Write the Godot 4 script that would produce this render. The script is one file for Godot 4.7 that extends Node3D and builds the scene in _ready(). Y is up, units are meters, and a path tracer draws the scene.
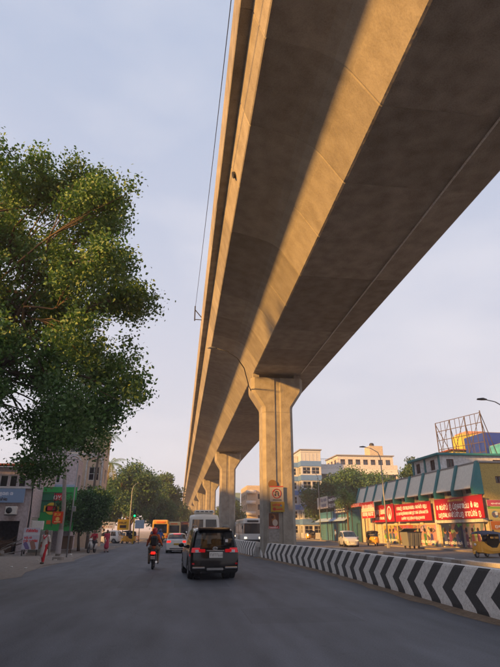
extends Node3D
# A city road under an elevated railway at golden hour. The road runs along -Z, x to the right, y up; s means metres ahead (z = -s).

var M := {}
var names := {}
var rng := RandomNumberGenerator.new()
const NONE := Vector3.ZERO
const FLAT := 4294967295

# ---------------------------------------------------------------- helpers: colours, textures, materials
func lin(r: float, g: float, b: float) -> Color:
	return Color(r, g, b).linear_to_srgb()

func noise(sd: int, freq: float, oct: int, sx: int, sy: int, cell := false) -> PackedByteArray:
	var n := FastNoiseLite.new()
	n.seed = sd
	n.noise_type = FastNoiseLite.TYPE_CELLULAR if cell else FastNoiseLite.TYPE_SIMPLEX_SMOOTH
	n.frequency = freq
	n.fractal_octaves = oct
	var im := n.get_seamless_image(sx, sy, false, false, 0.12, true)
	im.convert(Image.FORMAT_L8)
	return im.get_data()

# a seamless texture: coarse blotches, finer grain, optional long streaks; values multiply the base colour
func grain(sd: int, size: int, f1: float, a1: float, f2: float, a2: float, dark := Color(0, 0, 0), spots := 0.0, gain := 1.0) -> ImageTexture:
	var a := noise(sd, f1, 4, size, size)
	var b := noise(sd + 7, f2, 3, size, size)
	var out := PackedByteArray()
	out.resize(size * size * 3)
	var lut := PackedByteArray()
	lut.resize(256 * 3)
	for i in 256:
		var c := dark.lerp(Color(1, 1, 1), i / 255.0)
		c = Color(minf(1, c.r * gain), minf(1, c.g * gain), minf(1, c.b * gain)).linear_to_srgb()
		lut[i * 3] = int(c.r * 255); lut[i * 3 + 1] = int(c.g * 255); lut[i * 3 + 2] = int(c.b * 255)
	for y in size:
		var ay := y * size
		for x in size:
			var va := a[ay + x] / 255.0
			var vb := b[y * size + x] / 255.0
			var v := 1.0 - a1 * (1.0 - va) - a2 * (1.0 - vb)
			if spots > 0.0 and vb > 0.72:
				v -= spots * (vb - 0.72) * 3.0
			var k := clampi(int(v * 255), 0, 255) * 3
			var o := (y * size + x) * 3
			out[o] = lut[k]; out[o + 1] = lut[k + 1]; out[o + 2] = lut[k + 2]
	return ImageTexture.create_from_image(Image.create_from_data(size, size, false, Image.FORMAT_RGB8, out))

func bumps(sd: int, size: int, freq: float, strength: float) -> ImageTexture:
	var b := noise(sd, freq, 4, size, size)
	var im := Image.create_from_data(size, size, false, Image.FORMAT_L8, b)
	im.convert(Image.FORMAT_RGBA8)
	im.bump_map_to_normal_map(strength)
	return ImageTexture.create_from_image(im)

func mat(key: String, c: Color, rough := 0.85, tex: Texture2D = null, scale := 1.0, nrm: Texture2D = null, nscale := 1.0, metal := 0.0) -> StandardMaterial3D:
	var m := StandardMaterial3D.new()
	m.resource_name = key
	m.albedo_color = c
	m.roughness = rough
	m.metallic = metal
	if tex:
		m.albedo_texture = tex
	if nrm:
		m.normal_enabled = true
		m.normal_texture = nrm
		m.normal_scale = nscale
	if tex or nrm:
		m.uv1_triplanar = true
		m.uv1_world_triplanar = true
		m.uv1_scale = Vector3.ONE / scale
	M[key] = m
	return m

func variants(key: String, base: StandardMaterial3D, count: int, spread: float) -> Array:
	var out := []
	for i in count:
		var m: StandardMaterial3D = base.duplicate()
		var k := 1.0 + spread * (i - (count - 1) * 0.5) / maxf(1.0, (count - 1) * 0.5)
		var c := base.albedo_color.srgb_to_linear()
		m.albedo_color = Color(minf(1, c.r * k), minf(1, c.g * k * (1.0 + 0.01 * (i % 2))), minf(1, c.b * k)).linear_to_srgb()
		m.uv1_offset = Vector3(0.37 * i, 0.21 * i, 0.13 * i)
		m.resource_name = key
		out.append(m)
	return out

# ---------------------------------------------------------------- helpers: nodes
func numbered(n: String) -> String:
	if not names.has(n):
		names[n] = 0
		return n
	names[n] += 1
	return "%s_%03d" % [n, names[n]]

func tag(o: Node, label: String, category: String, group := "", kind := "") -> Node:
	if label != "":
		o.set_meta("label", label)
	if category != "":
		o.set_meta("category", category)
	if group != "":
		o.set_meta("group", group)
	if kind != "":
		o.set_meta("kind", kind)
	return o

func thing(n: String, label: String, category: String, at := Vector3.ZERO, turn := 0.0, group := "") -> Node3D:
	var o := Node3D.new()
	o.name = numbered(n)
	add_child(o)
	o.position = at
	o.rotation.y = turn
	tag(o, label, category, group)
	return o

func mesh_node(n: String, mesh: Mesh, m: Material, parent: Node = null) -> MeshInstance3D:
	var o := MeshInstance3D.new()
	o.mesh = mesh
	if m:
		o.material_override = m
	if parent:
		o.name = n
		parent.add_child(o, true)
	else:
		o.name = numbered(n)
		add_child(o, true)
	return o

func obj(n: String, st: SurfaceTool, m: Material, parent: Node = null) -> MeshInstance3D:
	return mesh_node(n, done(st), m, parent)

func done(st: SurfaceTool) -> ArrayMesh:
	st.generate_normals()
	return st.commit()

func struct(n: String, st: SurfaceTool, m: Material) -> MeshInstance3D:
	var o := obj(n, st, m)
	o.set_meta("kind", "structure")
	return o

func copy(o: Node3D, at: Vector3, turn: float, label: String, base := "") -> Node3D:
	var c: Node3D = o.duplicate()
	c.name = numbered(base if base != "" else String(o.name).rstrip("0123456789").rstrip("_"))
	add_child(c)
	c.position = at
	c.rotation = Vector3(0, turn, 0)
	c.set_meta("label", label)
	return c

# ---------------------------------------------------------------- helpers: shapes
func mb(smooth := false) -> SurfaceTool:
	var st := SurfaceTool.new()
	st.begin(Mesh.PRIMITIVE_TRIANGLES)
	st.set_smooth_group(0 if smooth else FLAT)
	return st

func tri(st: SurfaceTool, a: Vector3, b: Vector3, c: Vector3) -> void:
	st.add_vertex(a); st.add_vertex(b); st.add_vertex(c)

func quad(st: SurfaceTool, a: Vector3, b: Vector3, c: Vector3, d: Vector3) -> void:
	tri(st, a, b, c); tri(st, a, c, d)

func quv(st: SurfaceTool, a: Vector3, b: Vector3, c: Vector3, d: Vector3) -> void:
	# a lower left, b upper left, c upper right, d lower right, with texture coordinates
	var p := [a, b, c, a, c, d]
	var u := [Vector2(0, 1), Vector2(0, 0), Vector2(1, 0), Vector2(0, 1), Vector2(1, 0), Vector2(1, 1)]
	for i in 6:
		st.set_uv(u[i]); st.add_vertex(p[i])

# a box with bevelled edges (bev 0 = sharp); x, y, z are full sizes, c the centre
func box(st: SurfaceTool, c: Vector3, s: Vector3, bev := 0.0, b := Basis.IDENTITY) -> void:
	var h := s * 0.5
	if bev <= 0.0:
		var v := []
		for i in 8:
			v.append(c + b * Vector3(h.x * (1 if i & 1 else -1), h.y * (1 if i & 2 else -1), h.z * (1 if i & 4 else -1)))
		quad(st, v[0], v[2], v[3], v[1]); quad(st, v[5], v[7], v[6], v[4])
		quad(st, v[4], v[6], v[2], v[0]); quad(st, v[1], v[3], v[7], v[5])
		quad(st, v[2], v[6], v[7], v[3]); quad(st, v[4], v[0], v[1], v[5])
		return
	bev = minf(bev, minf(h.x, minf(h.y, h.z)) * 0.95)
	var prof := [Vector2(h.x - bev, -h.z), Vector2(h.x, -h.z + bev), Vector2(h.x, h.z - bev), Vector2(h.x - bev, h.z), Vector2(-h.x + bev, h.z), Vector2(-h.x, h.z - bev), Vector2(-h.x, -h.z + bev), Vector2(-h.x + bev, -h.z)]
	var rows := [[-h.y, bev], [-h.y + bev, 0.0], [h.y - bev, 0.0], [h.y, bev]]
	var rings := []
	for r in rows:
		var ring := []
		for p in prof:
			var q: Vector2 = p
			ring.append(c + b * Vector3(q.x - signf(q.x) * r[1] * (1.0 if absf(q.x) > h.x - bev * 0.5 else 0.0), r[0], q.y - signf(q.y) * r[1] * (1.0 if absf(q.y) > h.z - bev * 0.5 else 0.0)))
		rings.append(ring)
	loft(st, rings, true, true, true)

# joins rings of points; closed rings, caps at both ends
func loft(st: SurfaceTool, rings: Array, closed := true, cap0 := false, cap1 := false) -> void:
	for i in rings.size() - 1:
		var a: Array = rings[i]
		var b: Array = rings[i + 1]
		var n := a.size()
		for k in (n if closed else n - 1):
			var k2 := (k + 1) % n
			quad(st, a[k], b[k], b[k2], a[k2])
	if cap0:
		fan(st, rings[0], false)
	if cap1:
		fan(st, rings[-1], true)

func fan(st: SurfaceTool, ring: Array, up: bool) -> void:
	var c := Vector3.ZERO
	for p in ring:
		c += p
	c /= ring.size()
	for k in ring.size():
		var a: Vector3 = ring[k]
		var b: Vector3 = ring[(k + 1) % ring.size()]
		if up:
			tri(st, a, c, b)
		else:
			tri(st, b, c, a)

func frame_of(d: Vector3) -> Array:
	var u := d.cross(Vector3.UP)
	if u.length() < 0.01:
		u = d.cross(Vector3.RIGHT)
	u = u.normalized()
	return [u, u.cross(d).normalized()]

# a tube along points; r is one radius or one per point
func tube(st: SurfaceTool, pts: Array, r, sides := 8, caps := true) -> void:
	var rings := []
	var n := pts.size()
	for i in n:
		var d: Vector3 = (pts[mini(i + 1, n - 1)] - pts[maxi(i - 1, 0)]).normalized()
		var f := frame_of(d)
		var rad: float = r[i] if r is Array else r
		var ring := []
		for k in sides:
			var a := TAU * k / sides
			ring.append(pts[i] + (f[0] * cos(a) + f[1] * sin(a)) * rad)
		rings.append(ring)
	loft(st, rings, true, caps, caps)

func bar(st: SurfaceTool, a: Vector3, b: Vector3, w: float, h: float) -> void:
	var d := (b - a).normalized()
	var f := frame_of(d)
	var rings := []
	for p in [a, b]:
		var q: Vector3 = p
		rings.append([q + f[0] * w * 0.5 + f[1] * h * 0.5, q - f[0] * w * 0.5 + f[1] * h * 0.5, q - f[0] * w * 0.5 - f[1] * h * 0.5, q + f[0] * w * 0.5 - f[1] * h * 0.5])
	loft(st, rings, true, true, true)

# turned shape round an axis: prof = [[radius, along], ...]
func lathe(st: SurfaceTool, prof: Array, at: Vector3, axis: Vector3, sides := 16, cap0 := true, cap1 := true) -> void:
	var f := frame_of(axis.normalized())
	var rings := []
	for p in prof:
		var ring := []
		for k in sides:
			var a := TAU * k / sides
			ring.append(at + axis.normalized() * p[1] + (f[0] * cos(a) + f[1] * sin(a)) * p[0])
		rings.append(ring)
	loft(st, rings, true, cap0, cap1)

func ball(st: SurfaceTool, c: Vector3, r: Vector3, sides := 10, rows := 6) -> void:
	var rings := []
	for i in range(rows + 1):
		var t := PI * (0.02 + 0.96 * i / rows) - PI / 2
		var ring := []
		for k in sides:
			var a := TAU * k / sides
			ring.append(c + Vector3(cos(a) * cos(t) * r.x, sin(t) * r.y, sin(a) * cos(t) * r.z))
		rings.append(ring)
	loft(st, rings, true, true, true)

# a flat strip along the road between two x(s) lines
func strip(st: SurfaceTool, ss: Array, xl: Array, xr: Array, y: float) -> void:
	for i in ss.size() - 1:
		quad(st, Vector3(xl[i], y, -ss[i]), Vector3(xl[i + 1], y, -ss[i + 1]), Vector3(xr[i + 1], y, -ss[i + 1]), Vector3(xr[i], y, -ss[i]))

func one_box(n: String, c: Vector3, s: Vector3, m: Material, parent: Node = null, bev := 0.0) -> MeshInstance3D:
	var st := mb()
	box(st, c, s, bev)
	return obj(n, st, m, parent)

# ---------------------------------------------------------------- camera, sky, sun
func make_camera_and_light() -> void:
	var cam := Camera3D.new()
	cam.name = "camera"
	cam.fov = 67.3
	cam.near = 0.1
	cam.far = 3000.0
	add_child(cam)
	cam.position = Vector3(0, 1.7, 0)
	cam.rotation_degrees = Vector3(21.46, -7.5, 0)
	cam.current = true

	var sw := 1024
	var sh := 512
	var cl := FastNoiseLite.new()
	cl.seed = 11; cl.frequency = 1.1; cl.fractal_octaves = 5
	var img := Image.create(sw, sh, false, Image.FORMAT_RGBF)
	var stops := [[-1.0, Vector3(0.25, 0.23, 0.22)], [-0.02, Vector3(0.44, 0.41, 0.42)], [0.0, Vector3(0.44, 0.425, 0.445)], [0.13, Vector3(0.415, 0.41, 0.445)], [0.3, Vector3(0.375, 0.38, 0.435)], [0.55, Vector3(0.315, 0.34, 0.42)], [0.8, Vector3(0.265, 0.305, 0.40)], [1.0, Vector3(0.235, 0.28, 0.39)]]
	for y in sh:
		var el := PI * (0.5 - (y + 0.5) / sh)
		var sy := sin(el)
		var c := Vector3.ZERO
		for i in stops.size() - 1:
			if sy >= stops[i][0] and sy <= stops[i + 1][0]:
				var t: float = (sy - stops[i][0]) / (stops[i + 1][0] - stops[i][0])
				c = stops[i][1].lerp(stops[i + 1][1], t)
		for x in sw:
			var az := TAU * ((x + 0.5) / sw - 0.5)
			var d := Vector3(sin(az) * cos(el), sy, -cos(az) * cos(el))
			var k := 0.0
			if sy > 0.0:
				var q := d * Vector3(1.6, 4.6, 1.6)
				k = clampf((cl.get_noise_3d(q.x, q.y, q.z) + 0.12) * 1.7, 0.0, 1.0) * clampf(sy * 9.0, 0.0, 1.0) * (0.42 - 0.25 * sy)
			var v := c.lerp(Vector3(0.52, 0.50, 0.52), k)
			img.set_pixel(x, y, Color(v.x, v.y, v.z))
	var pano := PanoramaSkyMaterial.new()
	pano.panorama = ImageTexture.create_from_image(img)
	var sky := Sky.new()
	sky.sky_material = pano
	var env := Environment.new()
	env.background_mode = Environment.BG_SKY
	env.sky = sky
	env.background_energy_multiplier = 1.0
	env.tonemap_mode = Environment.TONE_MAPPER_LINEAR
	env.tonemap_exposure = 1.85
	env.sdfgi_enabled = true
	env.ssao_enabled = true
	env.ssil_enabled = true
	env.fog_enabled = true
	env.fog_density = 0.0011
	env.fog_light_color = Color(0.86, 0.84, 0.87)
	var we := WorldEnvironment.new()
	we.name = "world_environment"
	we.environment = env
	add_child(we)

	var sun := DirectionalLight3D.new()
	sun.name = "sun"
	sun.light_color = Color(1.0, 0.73, 0.36)
	sun.light_energy = 1.6
	sun.light_angular_distance = 3.6
	sun.shadow_enabled = true
	add_child(sun)
	# low in the west: from the left and a little behind the camera
	var from := Vector3(-cos(deg_to_rad(31.0)), tan(deg_to_rad(17.3)), sin(deg_to_rad(31.0)))
	sun.look_at_from_position(from * 50.0, Vector3.ZERO, Vector3.UP)

# ---------------------------------------------------------------- materials
func make_materials() -> void:
	var g_conc := grain(3, 1024, 0.010, 0.5, 0.16, 0.42, Color(0.30, 0.27, 0.24), 0.35)
	var g_soft := grain(21, 256, 0.02, 0.3, 0.2, 0.12, Color(0.35, 0.33, 0.3), 0.0, 1.12)
	var g_dirt := grain(31, 512, 0.02, 0.55, 0.18, 0.35, Color(0.38, 0.33, 0.28), 0.3)
	var g_asph := grain(41, 1024, 0.006, 0.42, 0.35, 0.34, Color(0.28, 0.27, 0.27))
	var g_leaf := grain(51, 256, 0.03, 0.4, 0.2, 0.3, Color(0.4, 0.45, 0.3))
	var g_grime := grain(61, 512, 0.018, 0.5, 0.1, 0.3, Color(0.32, 0.29, 0.26), 0.6, 1.25)
	var g_wear := grain(91, 512, 0.03, 0.36, 0.06, 0.3, Color(0.14, 0.12, 0.10), 1.5, 1.22)
	var n_fine := bumps(71, 256, 0.25, 3.0)
	var n_rough := bumps(81, 512, 0.08, 5.0)
	M.t_conc = g_conc; M.t_soft = g_soft; M.t_dirt = g_dirt; M.t_grime = g_grime; M.n_fine = n_fine; M.n_rough = n_rough
	mat("asphalt", lin(0.105, 0.107, 0.118), 0.8, g_asph, 7.0)
	mat("asphalt_old", lin(0.15, 0.145, 0.14), 0.9, g_asph, 5.0)
	var rs := StandardMaterial3D.new()
	rs.resource_name = "road_surface"
	rs.albedo_texture = road_print()
	rs.roughness = 0.72
	M.road_surface = rs
	mat("earth", lin(0.32, 0.25, 0.18), 1.0, g_dirt, 3.1, n_rough, 1.0)
	mat("dust", lin(0.36, 0.325, 0.29), 1.0, g_dirt, 2.6, n_rough, 0.8)
	mat("concrete", lin(0.47, 0.435, 0.375), 0.9, g_conc, 9.0, n_fine, 0.12)
	mat("concrete_dark", lin(0.33, 0.31, 0.29), 0.95, g_grime, 2.3, n_fine, 0.5)
	mat("white_paint", lin(0.80, 0.79, 0.77), 0.8, g_wear, 1.7, n_fine, 0.3)
	mat("black_paint", lin(0.04, 0.04, 0.042), 0.7, g_wear, 1.7, n_fine, 0.3)
	mat("dark_steel", lin(0.05, 0.05, 0.055), 0.55, null, 1.0, null, 1.0, 0.4)
	mat("grey_steel", lin(0.30, 0.31, 0.32), 0.5, g_soft, 0.9, null, 1.0, 0.6)
	mat("rubber", lin(0.025, 0.025, 0.026), 0.85)
	mat("wire", lin(0.03, 0.03, 0.03), 0.7)

# worn asphalt 13 m wide and 40 m long: stone grain, long tyre polish, patches, oil drips, cracks
func road_print() -> ImageTexture:
	var w := 1024
	var h := 2048
	var fine := noise(301, 0.45, 2, w, h)
	var mid := noise(302, 0.02, 4, w, h / 4)
	var ph := noise(303, 0.007, 3, w, h / 8)
	var track := []
	for x in w:
		var xm := 13.0 * x / w
		track.append(0.012 * (0.5 + 0.5 * cos(TAU * (xm - 1.1) / 1.75)) + 0.006 * sin(xm * 9.0) * sin(xm * 2.3))
	var mark := PackedFloat32Array()
	mark.resize(w * h)
	mark.fill(1.0)
	rng.seed = 12
	# squared repair patches
	for k in 5:
		var px := rng.randi_range(60, w - 260)
		var py := rng.randi_range(40, h - 420)
		var pw := rng.randi_range(70, 190)
		var pl := rng.randi_range(120, 380)
		var tone := rng.randf_range(0.82, 0.93)
		for y in range(py, py + pl):
			for x in range(px, px + pw):
				mark[y * w + x] = tone * (0.8 if y < py + 2 or x < px + 2 or y > py + pl - 3 or x > px + pw - 3 else 1.0)
	# cracks, mostly along the lanes
	for k in 26:
		var p := Vector2(rng.randf() * w, rng.randf() * h)
		var d := Vector2(rng.randf_range(-0.35, 0.35), 1.0).normalized() if k % 3 else Vector2(1.0, rng.randf_range(-0.4, 0.4)).normalized()
		for j in rng.randi_range(60, 320):
			d = (d + Vector2(rng.randf_range(-0.3, 0.3), rng.randf_range(-0.3, 0.3))).normalized()
			p += d * 1.4
			var i := posmod(int(p.y), h) * w + posmod(int(p.x), w)
			mark[i] = 0.55
	# oil drips
	for k in 70:
		var p := Vector2((0.16 + 0.27 * (k % 3) + rng.randf_range(-0.03, 0.03)) * w, rng.randf() * h)
		var r := rng.randf_range(2.0, 7.0)
		for y in range(int(p.y - r), int(p.y + r)):
			for x in range(int(p.x - r), int(p.x + r)):
				if Vector2(x, y).distance_to(p) < r:
					mark[posmod(y, h) * w + posmod(x, w)] *= 0.88
	var lut := PackedByteArray()
	for i in 256:
		var v := i / 255.0 * 0.3
		var c := Color(v * 0.93, v, v * 1.17).linear_to_srgb()
		lut.append(int(c.r * 255)); lut.append(int(c.g * 255)); lut.append(int(c.b * 255))
	var out := PackedByteArray()
	out.resize(w * h * 3)
	for y in h:
		var ra := (y / 4) * w
		var rb := (y / 8) * w
		for x in w:
			var k := y * w + x
			var v: float = (0.098 + 0.080 * (fine[k] / 255.0 - 0.5) + 0.042 * (mid[ra + x] / 255.0 - 0.5) + 0.036 * (ph[rb + x] / 255.0 - 0.5) + track[x]) * mark[k]
			var o := clampi(int(v * 850.0), 14, 255) * 3
			out[k * 3] = lut[o]; out[k * 3 + 1] = lut[o + 1]; out[k * 3 + 2] = lut[o + 2]
	return ImageTexture.create_from_image(Image.create_from_data(w, h, false, Image.FORMAT_RGB8, out))

# ---------------------------------------------------------------- ground and roads
func bx(s: float) -> float:   # x of the foot of the striped barrier, s metres ahead
	return 6.4 - 1.55 * smoothstep(22.0, 46.0, s) - 0.15 * smoothstep(46.0, 80.0, s)

func make_ground() -> void:
	var st := mb()
	quad(st, Vector3(-900, -0.012, 300), Vector3(-900, -0.012, -1500), Vector3(900, -0.012, -1500), Vector3(900, -0.012, 300))
	struct("ground", st, M.dust)
	st = mb()
	var ss := []
	for i in 75:
		ss.append(-140.0 + i * 8.0)
	var xl := []
	var xr := []
	for s in ss:
		xl.append(-6.5 - (0.5 * sin(s * 0.31) * 0.3)); xr.append(bx(s) + 0.25)
	for i in ss.size() - 1:
		var pv := [[xl[i], ss[i]], [xl[i + 1], ss[i + 1]], [xr[i + 1], ss[i + 1]], [xl[i], ss[i]], [xr[i + 1], ss[i + 1]], [xr[i], ss[i]]]
		for q in pv:
			st.set_uv(Vector2(q[0] / 13.0 + 0.5, q[1] / 26.0))
			st.add_vertex(Vector3(q[0], 0.0, -q[1]))
	struct("road", st, M.road_surface)
	st = mb()
	var l2 := []
	var r2 := []
	for s in ss:
		l2.append(bx(s) + 0.35); r2.append(24.2)
	strip(st, ss, l2, r2, -0.004)
	var far_road := struct("opposite_road", st, M.asphalt_old)
	far_road.name = "opposite_road"
	# the side street at the traffic light
	st = mb()
	quad(st, Vector3(-60, 0.004, -66), Vector3(-60, 0.004, -80), Vector3(-6.4, 0.004, -80), Vector3(-6.4, 0.004, -66))
	struct("side_street", st, M.asphalt_old)
	# earth of the wide median under the viaduct
	st = mb()
	var ms := [-40.0, 0.0, 20.0, 30.0, 40.0, 48.0, 56.0, 62.0, 120.0, 240.0]
	var ml := []
	var mr := []
	for s in ms:
		ml.append(bx(s) + 0.3); mr.append(15.0 - 6.6 * smoothstep(42.0, 62.0, s))
	strip(st, ms, ml, mr, 0.06)
	struct("median_earth", st, M.earth)

func median_edge(s: float) -> float:
	return 15.0 - 6.6 * smoothstep(42.0, 62.0, s)

# ---------------------------------------------------------------- the viaduct
const CX := 6.68
func make_viaduct() -> void:
	var v := thing("viaduct", "long concrete railway viaduct overhead on tall piers", "viaduct")
	var half := [Vector2(1.73, 12.5), Vector2(1.80, 12.53), Vector2(2.15, 13.05), Vector2(2.52, 13.58), Vector2(2.72, 13.82), Vector2(2.98, 14.02), Vector2(3.3, 14.18), Vector2(3.7, 14.31), Vector2(4.25, 14.45), Vector2(4.86, 14.58), Vector2(4.93, 14.56), Vector2(4.97, 14.60), Vector2(5.3, 15.56), Vector2(5.3, 15.62), Vector2(5.1, 15.66)]
	var prof := []
	for i in half.size():
		prof.append(Vector2(-half[half.size() - 1 - i].x, half[half.size() - 1 - i].y))
	# the far side of the section: a nearly flat wing, then a steep side
	prof.append_array([Vector2(1.73, 12.5), Vector2(3.10, 12.60), Vector2(3.18, 12.66), Vector2(3.9, 13.62), Vector2(4.60, 14.57), Vector2(4.66, 14.56), Vector2(4.70, 14.60), Vector2(4.95, 15.56), Vector2(4.95, 15.62), Vector2(4.8, 15.66)])
	var L := 3.3
	var cen := Vector2(0, 14.2)
	var st := mb()
	var rings := []
	for e in [[0.0, 0.985], [0.045, 1.0], [L - 0.045, 1.0], [L, 0.985]]:
		var ring := []
		for p in prof:
			var q: Vector2 = cen + (p - cen).normalized() * ((p - cen).length() - (0.02 if e[1] < 1.0 else 0.0))
			ring.append(Vector3(CX + q.x, q.y, -e[0]))
		rings.append(ring)
	loft(st, rings, true)
	var seg := done(st)
	var pst := mb()
	var pp := [Vector2(-5.30, 15.63), Vector2(-5.66, 15.63), Vector2(-5.69, 15.68), Vector2(-5.78, 16.78), Vector2(-5.76, 16.82), Vector2(-5.56, 16.82), Vector2(-5.46, 15.9), Vector2(-5.1, 15.7)]
	var left := []
	var right := []
	for e in [0.006, L - 0.006]:
		var ra := []
		var rb := []
		for p in pp:
			ra.append(Vector3(CX + p.x, p.y, -e)); rb.append(Vector3(CX - p.x - 0.35, p.y, -e))
		left.append(ra); right.append(rb)
	loft(pst, left, true, true, true)
	var par_l := done(pst)
	pst = mb()
	loft(pst, right, true, true, true)
	var par_r := done(pst)
	var cv := variants("concrete", M.concrete, 5, 0.14)
	rng.seed = 5
	for i in range(-14, 96):
		var o := mesh_node("girder_segment", seg, cv[rng.randi() % 5], v)
		o.position.z = -i * L
		var a := mesh_node("parapet_panel", par_l, cv[rng.randi() % 5], v)
		a.position.z = -i * L
		var b := mesh_node("parapet_panel", par_r, cv[rng.randi() % 5], v)
		b.position.z = -i * L
	st = mb()
	lathe(st, [[0.13, 0.0], [0.13, 0.1]], Vector3(CX - 5.13, 15.05, -16.4), Vector3(-1, -0.35, 0), 14)
	obj("drain_opening", st, M.black_paint, v)
	st = mb()
	tube(st, [Vector3(CX + 1.69, 12.45, 40), Vector3(CX + 1.69, 12.45, -34.6)], 0.036, 6)
	obj("conduit", st, M.white_paint, v)
	# piers
	var first: Node3D = null
	var spots := [36.0, 75.6, 118.0, 160.0, 202.0, 244.0, 286.0]
	var say := ["first concrete viaduct pier beside the striped barrier, carrying the posters", "second concrete viaduct pier from the camera, behind the white van", "third concrete viaduct pier from the camera", "fourth concrete viaduct pier from the camera", "fifth concrete viaduct pier, far down the road", "sixth concrete viaduct pier, far down the road", "farthest concrete viaduct pier at the end of the row"]
	for i in spots.size():
		var at := Vector3(CX - 0.05, 0, -spots[i])
		if first == null:
			first = make_pier(say[0], at)
		else:
			copy(first, at, 0.0, say[i], "viaduct_pier")

func make_pier(label: String, at: Vector3) -> Node3D:
	var t := thing("viaduct_pier", label, "pier", at, 0.0, "piers of the viaduct")
	var rows := [[-0.3, 1.1], [0.3, 1.1], [9.6, 1.1], [9.9, 1.1], [10.05, 1.14], [11.05, 1.80], [11.2, 1.87], [11.4, 1.9], [12.16, 1.9]]
	var sec := func(w: float, y: float) -> Array:
		var d := 1.0
		var c := 0.22
		var pts := [Vector2(-w, -d + c), Vector2(-w + c, -d), Vector2(-0.22, -d), Vector2(-0.15, -d + 0.07), Vector2(0.15, -d + 0.07), Vector2(0.22, -d), Vector2(w - c, -d), Vector2(w, -d + c), Vector2(w, d - c), Vector2(w - c, d), Vector2(0.22, d), Vector2(0.15, d - 0.07), Vector2(-0.15, d - 0.07), Vector2(-0.22, d), Vector2(-w + c, d), Vector2(-w, d - c)]
		var out := []
		for p in pts:
			out.append(Vector3(p.x, y, p.y))
		return out
	var col := []
	var cap := []
	for r in rows:
		if r[0] <= 9.7:
			col.append(sec.call(r[1], r[0]))
		if r[0] >= 9.6:
			cap.append(sec.call(r[1], r[0] + (0.012 if r[0] < 9.7 else 0.0)))
	var st := mb()
	loft(st, col, true, true, true)
	obj("column", st, M.concrete, t)
	st = mb()
	loft(st, cap, true, true, true)
	obj("capital", st, M.concrete, t)
	for k in [[-1.55, -0.55], [-1.55, 0.55], [1.55, -0.55], [1.55, 0.55]]:
		one_box("bearing", Vector3(k[0], 12.33, k[1]), Vector3(0.5, 0.32, 0.5), M.concrete_dark, t, 0.02)
	return t

# ---------------------------------------------------------------- striped median barrier
func barrier_run(s0: float, s1: float, label: String, pitch: float) -> void:
	var b := thing("median_barrier", label, "barrier", Vector3.ZERO, 0.0, "striped median barriers")
	# profile: offset to the right of the foot, height
	var prof := [[0.0, -0.05], [0.02, 0.12], [0.10, 0.40], [0.22, 0.88], [0.26, 0.93], [0.52, 0.93], [0.56, 0.88], [0.75, 0.06]]
	var skew := [0.62, 0.50, 0.0, 0.42, 0.45, 0.45, 0.42, 0.0]   # how far each height of a stripe is shifted towards the camera
	var white := mb()
	var black := mb()
	var n := int((s1 - s0) / pitch * 2.0)
	for i in n:
		var a := s0 + (i / 2) * pitch + (0.0 if i % 2 == 0 else pitch * 0.54)
		var e := a + pitch * (0.54 if i % 2 == 0 else 0.46)
		for k in prof.size() - 1:
			var st := white if i % 2 == 0 or k == 4 else black
			var pts := []
			for q in [[a, k], [a, k + 1], [e, k + 1], [e, k]]:
				var s: float = q[0] - skew[q[1]] * pitch
				s = clampf(s, s0, s1)
				pts.append(Vector3(bx(s) + prof[q[1]][0], prof[q[1]][1], -s))
			quad(st, pts[0], pts[1], pts[2], pts[3])
	for s in [s0, s1]:
		var ring := []
		for p in prof:
			ring.append(Vector3(bx(s) + p[0], p[1], -s))
		fan(white, ring, s == s0)
	obj("white_stripes", white, M.white_paint, b)
	obj("black_stripes", black, M.black_paint, b)
	# foot of sandy dust and mortar along the barrier
	var f := mb()
	var s := s0
	while s < s1 - 0.01:
		var e := minf(s + 1.0, s1)
		quad(f, Vector3(bx(s) - 0.3 - 0.1 * sin(s * 2.3), 0.004, -s), Vector3(bx(s) + 0.03, 0.05, -s), Vector3(bx(e) + 0.03, 0.05, -e), Vector3(bx(e) - 0.3 - 0.1 * sin(e * 2.3), 0.004, -e))
		s = e
	obj("dust_foot", f, M.earth, b)

func make_barriers() -> void:
	barrier_run(-14.0, 36.6, "near run of median barrier painted in bold black and white chevrons", 1.04)
	barrier_run(38.2, 170.0, "farther run of striped median barrier beyond the first pier", 0.9)
	one_box("barrier_block", Vector3(bx(37.4) + 0.34, 0.31, -37.4), Vector3(0.42, 0.72, 1.5), M.concrete_dark, null, 0.03)
	tag(get_node("barrier_block"), "low grey concrete block filling the gap between the barrier runs", "barrier")

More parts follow.
